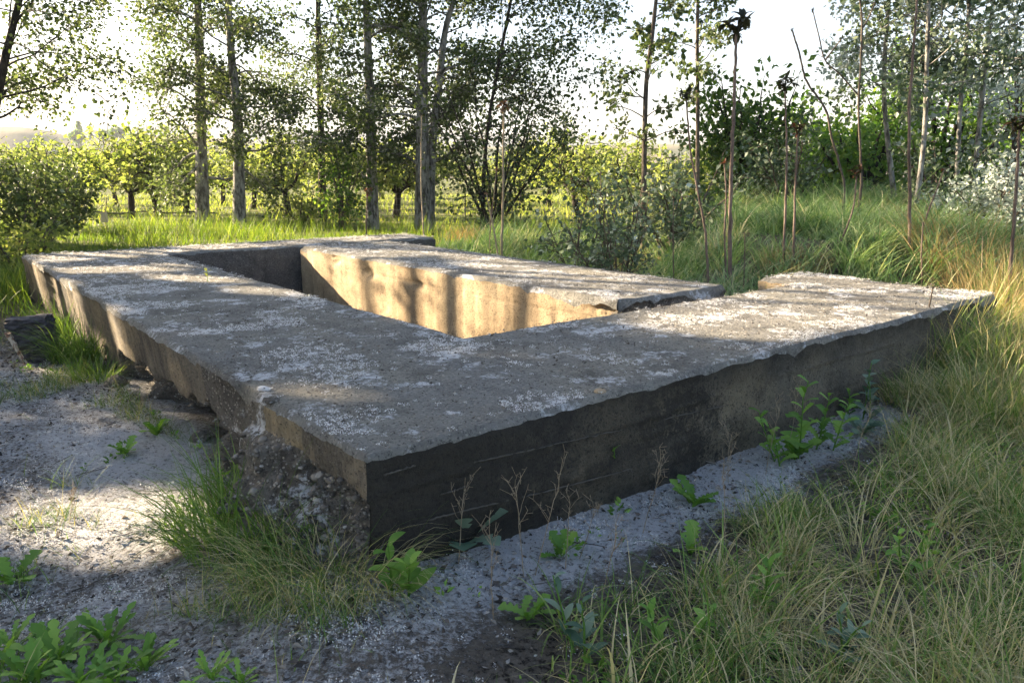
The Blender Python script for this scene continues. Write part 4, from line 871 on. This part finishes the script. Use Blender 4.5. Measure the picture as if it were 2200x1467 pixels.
D = np.stack([np.cos(a), np.sin(a), rg.uniform(.1, 1.1, n * m)], 1); leaves(mb, P, D, np.repeat(rg.uniform(.018, .05, n), m) * rg.uniform(.6, 1.1, n * m), rg, .5, np.clip(np.repeat(rg.random(n), m) + rg.normal(0, .15, n * m), 0, 1)); stuff(mb, 'low_weed_cover', M['weed_leaf'])
mb = MB(); C = scatter(900, -6, 4, 1.2, 8, lambda x, y: .6 + 0 * x, rg, .0)
for p in C[:420]:
    a = rg.uniform(0, 6.28); l = rg.uniform(.04, .22); tube(mb, wob(p + [0, 0, .018], p + [cos(a) * l, sin(a) * l, .012 + rg.uniform(0, .03)], 5, .06, rg), np.linspace(.0028, .0014, 5) * rg.uniform(.6, 1.3), 4, rg.random())
stuff(mb, 'twig_litter', M['litter'])
# on the slab: cotton patches, grit and bits of bark
def slab_pts(n, rng, dens):
    u = rng.uniform(.0, 9.6, n); v = rng.uniform(.0, 6.4, n)
    ok = ((v < 1.54) | (u < 1.5) | ((u > 8.6) & (v < 6)) | ((v > 5.66) & (u < 1.95)) | ((u > 1.95) & (u < 8.34) & (v > 3.45) & (v < 4.95)))
    ok &= rng.random(n) < dens(u, v); u, v = u[ok], v[ok]; x, y = xy(u, v); return np.stack([x, y, np.full(len(x), SLAB_Z + .012) + .014 * fbm(u * .9, v * .9, 0, 3, 21)], 1)
mb = MB(); P = slab_pts(90000, rg, lambda u, v: .02 + .75 * ss(.10, .34, fbm(u * 2.2, v * 2.2, 0, 4, 85)) * (u < 5.5) + .10 * (u > 5)); n = len(P)
fluff_puffs(mb, P, rg.gamma(3, .0035, n) + .004, rg, 8, .35); stuff(mb, 'slab_cotton', M['fluff'])
mb = MB(); P = slab_pts(85000, rg, lambda u, v: .3 + .5 * (u < 3.5)); n = len(P); P[:, 2] += .002; D = rg.normal(0, 1, (n, 3)); D[:, 2] *= .3
leaves(mb, P, D, rg.gamma(3, .0026, n) + .0035, rg, .5, .25 + .75 * rg.random(n)); stuff(mb, 'slab_litter', M['litter'])

# ------------------------------------------------------------------ bare tufted stalks (young tree of heaven suckers)
def stalk(seed, pts, Y, r, label, tufts=((0, 1.0),), red=0.0, mat='stalk', branches=(), group='bare stalks with leaf tufts', dy=0.0, nm='tufted_stalk'):
    rng = np.random.default_rng(seed); P = np.array([at(px, py, Y + dy * i) for i, (px, py) in enumerate(pts)])
    g = float(gz(P[0][0], P[0][1])); 
    if P[0][2] > g: P = np.vstack([[P[0][0], P[0][1], g - .05], P])
    else: P[0][2] = min(P[0][2], g - .03)
    root = thing(nm, label, 'sapling', tuple(P[0]), group); Q = spline(P, 8); Q[1:-1, :2] += rng.normal(0, r * .13, (len(Q) - 2, 2))
    mb = MB(); rr = np.linspace(r, r * .55, len(Q)) * (1 + rng.normal(0, .06, len(Q))); tube(mb, Q, rr, 7); ends = [(Q[-1], Q[-1] - Q[-3])]
    for b in branches:
        B = spline(np.array([at(px, py, Y + b[1]) for px, py in b[0]]), 6); tube(mb, B, np.linspace(r * .6, r * .35, len(B)), 5); ends.append((B[-1], B[-1] - B[-3]))
    mb.build('stem', M[mat], root, tuple(P[0]))
    for ei, sz in tufts:
        e, d = ends[ei]; d = d / np.linalg.norm(d); tm = MB(); hubs = [e]
        if sz > .75:
            for s_ in range(3):
                az = 2.1 * s_ + rng.random(); hb = e + np.array([cos(az) * .07, sin(az) * .07, .05 + .05 * rng.random()]) * sz; tube(tm, np.array([e - d * .02, (e + hb) / 2 + [0, 0, .01], hb]), [.009 * sz, .007 * sz, .006 * sz], 4, .15); hubs.append(hb)
        for hb in hubs:
            for q in range(int(12 + 6 * sz)):
                az = rng.uniform(0, 2 * pi); L = rng.uniform(.045, .115) * sz; tt = rng.uniform(.8, 1) if rng.random() < red else rng.uniform(0, .7)
                strip_leaf(tm, hb, az, L, L * .2, rng.uniform(.1, 1.9), rng.uniform(.3, 1.7), [.2, .8, 1, .7, .05], .3, tt, 0, 4)
        tm.build('leaf_tuft', M['tuft_leaf'], root, tuple(P[0]))
    return root
stalk(1, [(1521, 612), (1515, 500), (1497, 400), (1483, 320), (1474, 211)], 8.7, .017, 'thin stalk bending left with a broken orange base and dark tuft', ((0, .8),))
stalk(2, [(1567, 616), (1569, 430), (1574, 300), (1578, 180), (1582, 74)], 8.6, .027, 'tallest thick stalk with a big dark leafy head against the sky', ((0, 1.45),))
stalk(3, [(1682, 600), (1688, 430), (1690, 300), (1686, 193)], 9.2, .017, 'straight grey stalk with a drooping dark head right of the tallest one', ((0, 1.1),))
stalk(4, [(1704, 600), (1708, 430), (1713, 288)], 9.2, .017, 'shorter brown stalk with a reddish tuft beside the straight grey one', ((0, .8),), .7)
stalk(5, [(1560, 612), (1557, 500), (1560, 423), (1556, 352)], 8.9, .015, 'short stalk with a red tuft just left of the tallest thick one', ((0, .7),), .9)
stalk(6, [(1773, 590), (1806, 520), (1832, 450), (1841, 375)], 9.3, .014, 'stalk leaning right across the bank grass with a brown withered tuft', ((0, .8),), .3)
stalk(7, [(1967, 560), (1990, 468), (2012, 410), (2028, 365)], 9.6, .013, 'slanting stalk with a small red tuft in front of the tan grass', ((0, .6),), .9)
stalk(8, [(1981, 610), (1980, 540), (1983, 477)], 8.4, .012, 'short bare stalk right of the tallest bare stem', ())
stalk(9, [(1953, 585), (1955, 420), (1953, 252), (1962, 120), (1972, -30)], 9.0, .022, 'tallest bare stem at right running out of the top of the picture', ())
stalk(10, [(2167, 625), (2178, 480), (2186, 360), (2190, 278)], 7.4, .021, 'stout tan stalk with a reddish tuft near the right edge', ((0, 1.0),), .45)
stalk(11, [(1598, 600), (1600, 550), (1600, 500)], 8.8, .010, 'short broken bare stalk right of the tallest thick one', ())
stalk(12, [(1447, 600), (1446, 510), (1447, 427)], 9.4, .009, 'thin stalk with sparse reddish leaves behind the wall block', ((0, .5),), .7)
stalk(13, [(2109, 612), (2110, 560), (2111, 508)], 8.2, .008, 'thin dry straw stem behind the right end of the slab', (), 0, 'straw')
stalk(14, [(1078, 540), (1081, 382), (1082, 237)], 12.4, .026, 'pale peeling stalk with an orange tuft before the dark thicket', ((0, 1.0),), .9, 'straw')
stalk(15, [(912, 530), (905, 400), (906, 248)], 13.6, .018, 'pale stalk standing in front of the thickest poplar trunk', ((0, .6),), .4, 'straw')
stalk(16, [(1069, 545), (1058, 480), (1044, 414)], 11.8, .017, 'slanting pale stalk left of the peeling one', ((0, .5),), .5, 'straw')
stalk(17, [(1053, 500), (1060, 430), (1067, 363)], 12.9, .011, 'thin stalk with a red tuft close left of the peeling one', ((0, .7),), .9)
stalk(18, [(1235, 572), (1247, 490), (1261, 428)], 10.2, .015, 'dark slanting stalk with red tip behind the wall block', ((0, .6),), .8, 'twig')
stalk(19, [(787, 508), (788, 460), (790, 416)], 14.2, .017, 'dark stalk with a red tip against the speckled poplar trunk', ((0, .8),), .8, 'twig')
stalk(20, [(1814, 400), (1787, 297), (1773, 234), (1733, 175), (1716, 110), (1701, 65)], 12.2, .022, 'forked looking bare sapling leaning left with a small bud at its tip', ((0, .55),), 0, 'twig')
stalk(21, [(1850, 400), (1850, 360), (1845, 225), (1852, 63), (1845, -20)], 12.4, .024, 'upright bare sapling with a long side branch to the left', ((1, .55), (2, .55)), 0, 'twig',
      (([(1844, 205), (1805, 160), (1773, 130), (1760, 80), (1746, 22)], .1), ([(1773, 130), (1792, 105), (1809, 83)], .1), ([(1852, 63), (1866, 40), (1880, 5)], 0)))
st = np.array([onz(1996, 662, SLAB_Z), onz(1997, 640, SLAB_Z + .07), onz(1999, 614, SLAB_Z + .16)]); st[1, :2] = st[0, :2] + [.004, 0]; st[2, :2] = st[0, :2] + [.012, .0]
r_ = thing('dry_weed', 'small dark dead weed stem standing on the right part of the slab', 'weed', tuple(st[0]), None); m_ = MB(); tube(m_, spline(st, 4), [.006] * 9, 5); m_.build('stem', M['twig'], r_, tuple(st[0]))
m_ = MB(); r2 = np.random.default_rng(3); P = st[2] + r2.normal(0, .02, (26, 3)); leaves(m_, P, r2.normal(0, 1, (26, 3)), .022, r2); m_.build('leaves', M['litter'], r_, tuple(st[0]))

# ------------------------------------------------------------------ broad leaved weeds
LOBED = [.15, .2, .7, .22, .9, .3, 1.1, .4, 1.25, .5, 1.2, .7, .05]
OVAL = [.08, .5, .9, 1, .9, .6, .05]; HEART = [.55, 1, 1, .8, .5, .05]
def rosette(seed, px, py, n, L, label, matn='weed_leaf', group='leafy rosettes', prof=LOBED, name='dandelion_plant', wid=.19):
    rng = np.random.default_rng(seed); p = ground_at(px, py); mb = MB()
    for k in range(n):
        az = 2 * pi * k / n + rng.normal(0, .35); l = L * rng.uniform(.6, 1.15)
        strip_leaf(mb, p + rng.normal(0, .012, 3) * [1, 1, 0], az, l, l * wid * rng.uniform(.8, 1.2), rng.uniform(.25, .85), rng.uniform(.3, 1.1), prof, rng.uniform(.1, .35), rng.uniform(.2, .95), 0, 16)
    root = thing(name, label, 'weed', tuple(p), group); mb.build('leaf_rosette', M[matn], root, tuple(p)); return root
def tallweed(seed, px, py, H, label, nl=12, L=.12, matn='weed_leaf', prof=LOBED, wid=.3, group='tall leafy weeds', stem='weed_leaf', lean=(0, 0), nst=1, name='leafy_weed', up=.9):
    rng = np.random.default_rng(seed); p = ground_at(px, py); root = thing(name, label, 'weed', tuple(p), group); sm, lm = MB(), MB()
    for s_ in range(nst):
        q = p + np.array([*(rng.normal(0, .03, 2) * (nst > 1)), 0]); top = q + np.array([lean[0] + rng.normal(0, .05), lean[1] + rng.normal(0, .05), H * rng.uniform(.75, 1)]); S = wob(q, top, 9, .03, rng); tube(sm, S, np.linspace(.0055, .0025, 9), 5, .4)
        for k in range(nl):
            t = (k + .6) / nl; l = L * rng.uniform(.65, 1.1) * (1.15 - .55 * t); strip_leaf(lm, along(S, t), k * 2.4 + rng.normal(0, .3), l, l * wid, rng.uniform(.4, up), rng.uniform(.3, 1.2), prof, .22, rng.uniform(.2, .95), 0, 14)
    sm.build('stem', M[stem], root, tuple(p)); lm.build('leaves', M[matn], root, tuple(p)); return root
for k, (px, py, n_, L_, lb) in enumerate([(130, 1425, 17, .17, 'largest bright rosette with upright lobed leaves in the lower left corner'), (30, 1395, 13, .14, 'bright rosette at the left edge beside the largest one'), (232, 1388, 12, .16, 'upright leaved rosette just right of the largest one'),
        (310, 1440, 12, .13, 'rosette near the bottom edge right of the upright leaved one'), (180, 1480, 15, .16, 'rosette cut by the bottom edge below the largest one'), (70, 1470, 14, .15, 'rosette cut by the bottom edge near the far left corner'), (455, 1462, 10, .10, 'low rosette at the bottom edge among the litter'),
        (520, 1470, 8, .09, 'smallest rosette at the bottom edge, right of the low one'), (-20, 1450, 14, .15, 'rosette half cut by the left edge in the corner'), (255, 1470, 13, .14, 'rosette at the bottom edge between two larger ones'), (110, 1390, 10, .11, 'small rosette behind the largest one in the corner')]):
    rosette(k, px, py, int(n_ * 1.5), L_ * .95, lb, wid=.09)
rosette(9, 35, 1255, 9, .15, 'pair of upright lobed leaves by the left edge of the bare ground')
rosette(10, 275, 975, 7, .12, 'bright lobed weed on the white ground left of the broken wall', wid=.24)
rosette(11, 335, 935, 8, .16, 'lobed weed in front of the hollow under the slab', wid=.24)
rosette(12, 990, 1180, 11, .24, 'dark green lobed weed against the front right face near the corner', 'blue_weed', wid=.22)
rosette(13, 1200, 1195, 7, .12, 'small green weed in the white cotton along the front face')
rosette(14, 1490, 1085, 9, .17, 'lobed weed standing in the cotton before the middle of the front face')
rosette(15, 1480, 1190, 7, .15, 'light green upright weed at the edge of the foreground grass')
rosette(16, 1130, 1330, 7, .13, 'light green rosette where the foreground grass begins')
rosette(17, 1700, 985, 9, .16, 'broad lobed weed at the foot of the tall bright one', wid=.3)
rosette(18, 1850, 930, 8, .15, 'pale blue green weed near the right end of the front face', 'blue_weed', wid=.3)
tallweed(1, 870, 1290, .22, 'broad leaved weed in the cotton at the foot of the front corner', 9, .13, 'weed_leaf', OVAL, .26, nst=2)
tallweed(2, 1312, 1065, .36, 'heart leaved seedling with a bent stem before the dark front face', 6, .085, 'weed_leaf', HEART, .42)
tallweed(3, 1715, 985, .62, 'tallest bright lobed weed before the right half of the front face', 15, .14, 'weed_leaf', LOBED, .26, nst=1)
tallweed(4, 1760, 965, .40, 'leafy weed just right of the tallest bright one', 11, .12, 'weed_leaf', LOBED, .28, nst=2)
tallweed(5, 1870, 905, .44, 'blue green weed with broad flat leaves near the right end of the front face', 9, .13, 'blue_weed', OVAL, .3, nst=2)
tallweed(6, 1660, 1000, .34, 'low leafy weed left of the tallest bright one', 10, .11, 'weed_leaf', LOBED, .3, nst=2)
tallweed(7, 1820, 900, .30, 'thin dark weed close against the right half of the front face', 8, .09, 'weed_leaf', LOBED, .28)
tallweed(8, 1450, 1400, .22, 'bright leafy weed inside the lower right grass', 10, .1, 'weed_leaf', OVAL, .2, nst=2)
for k, (px, py, lb) in enumerate([(1640, 1320, 'light green weed rising from the thick grass at lower right'), (1230, 1420, 'green weed in the grass near the bottom middle'), (1950, 1230, 'pale green weed in the tall grass at right'), (1790, 1430, 'leafy weed at the bottom right of the grass')]):
    tallweed(20 + k, px, py, .26, lb, 9, .10, 'weed_leaf' if k % 2 == 0 else 'blue_weed', OVAL, .2, nst=2)
p = onz(446, 604, SLAB_Z); r_ = thing('slab_seedling', 'tiny yellow green seedling on the left wall top beside the pit', 'weed', tuple(p)); m_ = MB(); tube(m_, np.array([p - [0, 0, .01], p + [0, 0, .07], p + [.004, 0, .13]]), .003, 4, .5); m_.build('stem', M['weed_leaf'], r_, tuple(p)); m_ = MB()
for k in range(6): strip_leaf(m_, p + [0, 0, .03 + .016 * k], k * 2.2, .06, .014, .7, .6, OVAL, .2, .95, 0, 6)
m_.build('leaves', M['fruit_leaf'], r_, tuple(p))
# dry branching stems before the dark front face
def drystem(seed, px, py, H, label, lean=0.0, nb=9):
    rng = np.random.default_rng(seed); p = ground_at(px, py); root = thing('dry_seed_grass', label, 'dry grass', tuple(p), 'dry seed stems in the foreground'); mb = MB()
    S = wob(p, p + [lean, rng.normal(0, .03), H], 10, .03, rng); tube(mb, S, np.linspace(.0022, .0010, 10), 4)
    for k in range(nb):
        t = rng.uniform(.45, 1); q = along(S, t); az = rng.uniform(0, 6.28); l = H * rng.uniform(.08, .22); Q = wob(q, q + np.array([cos(az) * l * .6, sin(az) * l * .6, l]), 5, .08, rng); tube(mb, Q, np.linspace(.0012, .0007, 5), 3)
        for j in range(3): e = Q[-1 - j % 2]; tube(mb, np.array([e, e + rng.normal(0, .014, 3) + [0, 0, .012]]), .0009, 3)
    mb.build('stem', M['straw'], root, tuple(p)); return root
for k, (px, py, H, ln, lb) in enumerate([(1125, 1240, .42, -.03, 'branched dry stem before the dark front face, left of a pair'), (1150, 1235, .50, .10, 'tallest branched dry stem leaning right before the dark face'), (1215, 1225, .34, .0, 'thin branched dry stem right of the tallest one'),
        (985, 1215, .36, .03, 'short dry stem by the dark lobed weed'), (1245, 1200, .26, .08, 'small dry stem with forked tip close to the dark face'), (1645, 1020, .42, .02, 'dry seed stem left of the tall bright weed'), (1565, 1040, .30, -.03, 'thin dry seed stem before the paler half of the front face'),
        (1690, 975, .46, .05, 'dry seed stem beside the tall bright weed'), (1380, 1150, .44, .08, 'leaning dry stem before the middle of the front face'), (1060, 1330, .40, -.02, 'dry stem at the left end of the foreground grass'), (1290, 1300, .42, .06, 'dry stem rising out of the foreground grass edge'),
        (1830, 1020, .45, .05, 'dry stem in the grass edge right of the tall weeds'), (1560, 1200, .45, -.05, 'dry stem rising above the middle of the grass'), (455, 1130, .22, -.02, 'small dead stem in the sunlit white patch at left'), (150, 1130, .18, .01, 'lone curved dead stem beside the sunlit white patch')]):
    drystem(k, px, py, H, lb, ln)

# ------------------------------------------------------------------ orchard hardware: hose, marker board, wire fence
p = at(228, 505, 20.5); p[2] = gz(p[0], p[1]); r_ = thing('marker_board', 'small pale board on a thin stake at the orchard edge', 'marker', tuple(p))
t = NT('pale_board'); M['board'] = t.surf(t.mix(t.noise(t.coord(), 6), (.62, .50, .40), (.74, .66, .58)), .7)
import bmesh
def box_mb(c, s, bev=.006):
    bm = bmesh.new(); bmesh.ops.create_cube(bm, size=1.0)
    for v in bm.verts: v.co = Vector((v.co.x * s[0], v.co.y * s[1], v.co.z * s[2]))
    bmesh.ops.bevel(bm, geom=bm.edges[:], offset=bev, segments=2, affect='EDGES'); bmesh.ops.triangulate(bm, faces=bm.faces[:])
    Vv = np.array([v.co[:] for v in bm.verts]) + np.asarray(c); F = np.array([[v.index for v in f.verts] for f in bm.faces]); bm.free(); return Vv, F
m_ = MB(); m_.add(*box_mb(p + [0, 0, .32], (.19, .02, .26))); m_.build('board', M['board'], r_, tuple(p))
m_ = MB(); tube(m_, np.array([p + [0, .02, -.05], p + [.03, .02, .4], p + [.12, .02, .85]]), .012, 5); m_.build('stake', M['straw'], r_, tuple(p))
t = NT('black_hose'); M['hose'] = t.surf((.02, .02, .022), .5)
m_ = MB(); q = np.array([at(px, 492, 24.0) for px in np.linspace(60, 470, 24)]); q[:, 2] = gz(q[:, 0], q[:, 1]) + .28 + .03 * np.sin(np.arange(24)); tube(m_, q, .022, 6)
tag(m_.build('irrigation_hose', M['hose'], None, tuple(q[0])), 'black irrigation hose strung low along the first orchard row', 'hose')
fx = [at(px, 470, 22.8) for px in (700, 800, 900, 1000, 1100)]; r_ = thing('wire_fence', 'thin wire mesh fence with slim posts behind the poplar trunks', 'fence', (fx[0][0], fx[0][1], 0))
t = NT('grey_wire'); M['wire'] = t.surf((.10, .10, .095), .5)
for q in fx: m_ = MB(); g = gz(q[0], q[1]); tube(m_, np.array([[q[0], q[1], g - .1], [q[0], q[1], g + .95]]), .022, 6); m_.build('post', M['wire'], r_, (fx[0][0], fx[0][1], 0))
m_ = MB(); A_, B_ = fx[0], fx[-1]; g = float(gz(A_[0], A_[1]))
for zz in np.linspace(.08, .9, 6): tube(m_, np.array([[A_[0], A_[1], g + zz], [B_[0], B_[1], g + zz]]), .006, 3)
for xx in np.linspace(A_[0], B_[0], 48): tube(m_, np.array([[xx, A_[1] + .004, g + .05], [xx, A_[1] + .004, g + .9]]), .004, 3)
m_.build('wire_mesh', M['wire'], r_, (fx[0][0], fx[0][1], 0))

# ------------------------------------------------------------------ the air: thin haze that whitens the far hills
hz = bpy.data.meshes.new('haze'); bm = bmesh.new(); bmesh.ops.create_cube(bm, size=1.0)
for v in bm.verts: v.co = Vector((v.co.x * 9000, v.co.y * 6200 + 2500, v.co.z * 92 + 44))
bm.to_mesh(hz); bm.free(); haze = bpy.data.objects.new('haze', hz); COL.objects.link(haze); haze['kind'] = 'stuff'
hm = bpy.data.materials.new('haze_air'); hm.use_nodes = True; ht = hm.node_tree; ht.nodes.clear(); ho = ht.nodes.new('ShaderNodeOutputMaterial'); pv = ht.nodes.new('ShaderNodeVolumePrincipled')
pv.inputs['Color'].default_value = (.86, .91, 1.0, 1); pv.inputs['Density'].default_value = HAZE; ht.links.new(pv.outputs[0], ho.inputs['Volume']); hz.materials.append(hm)
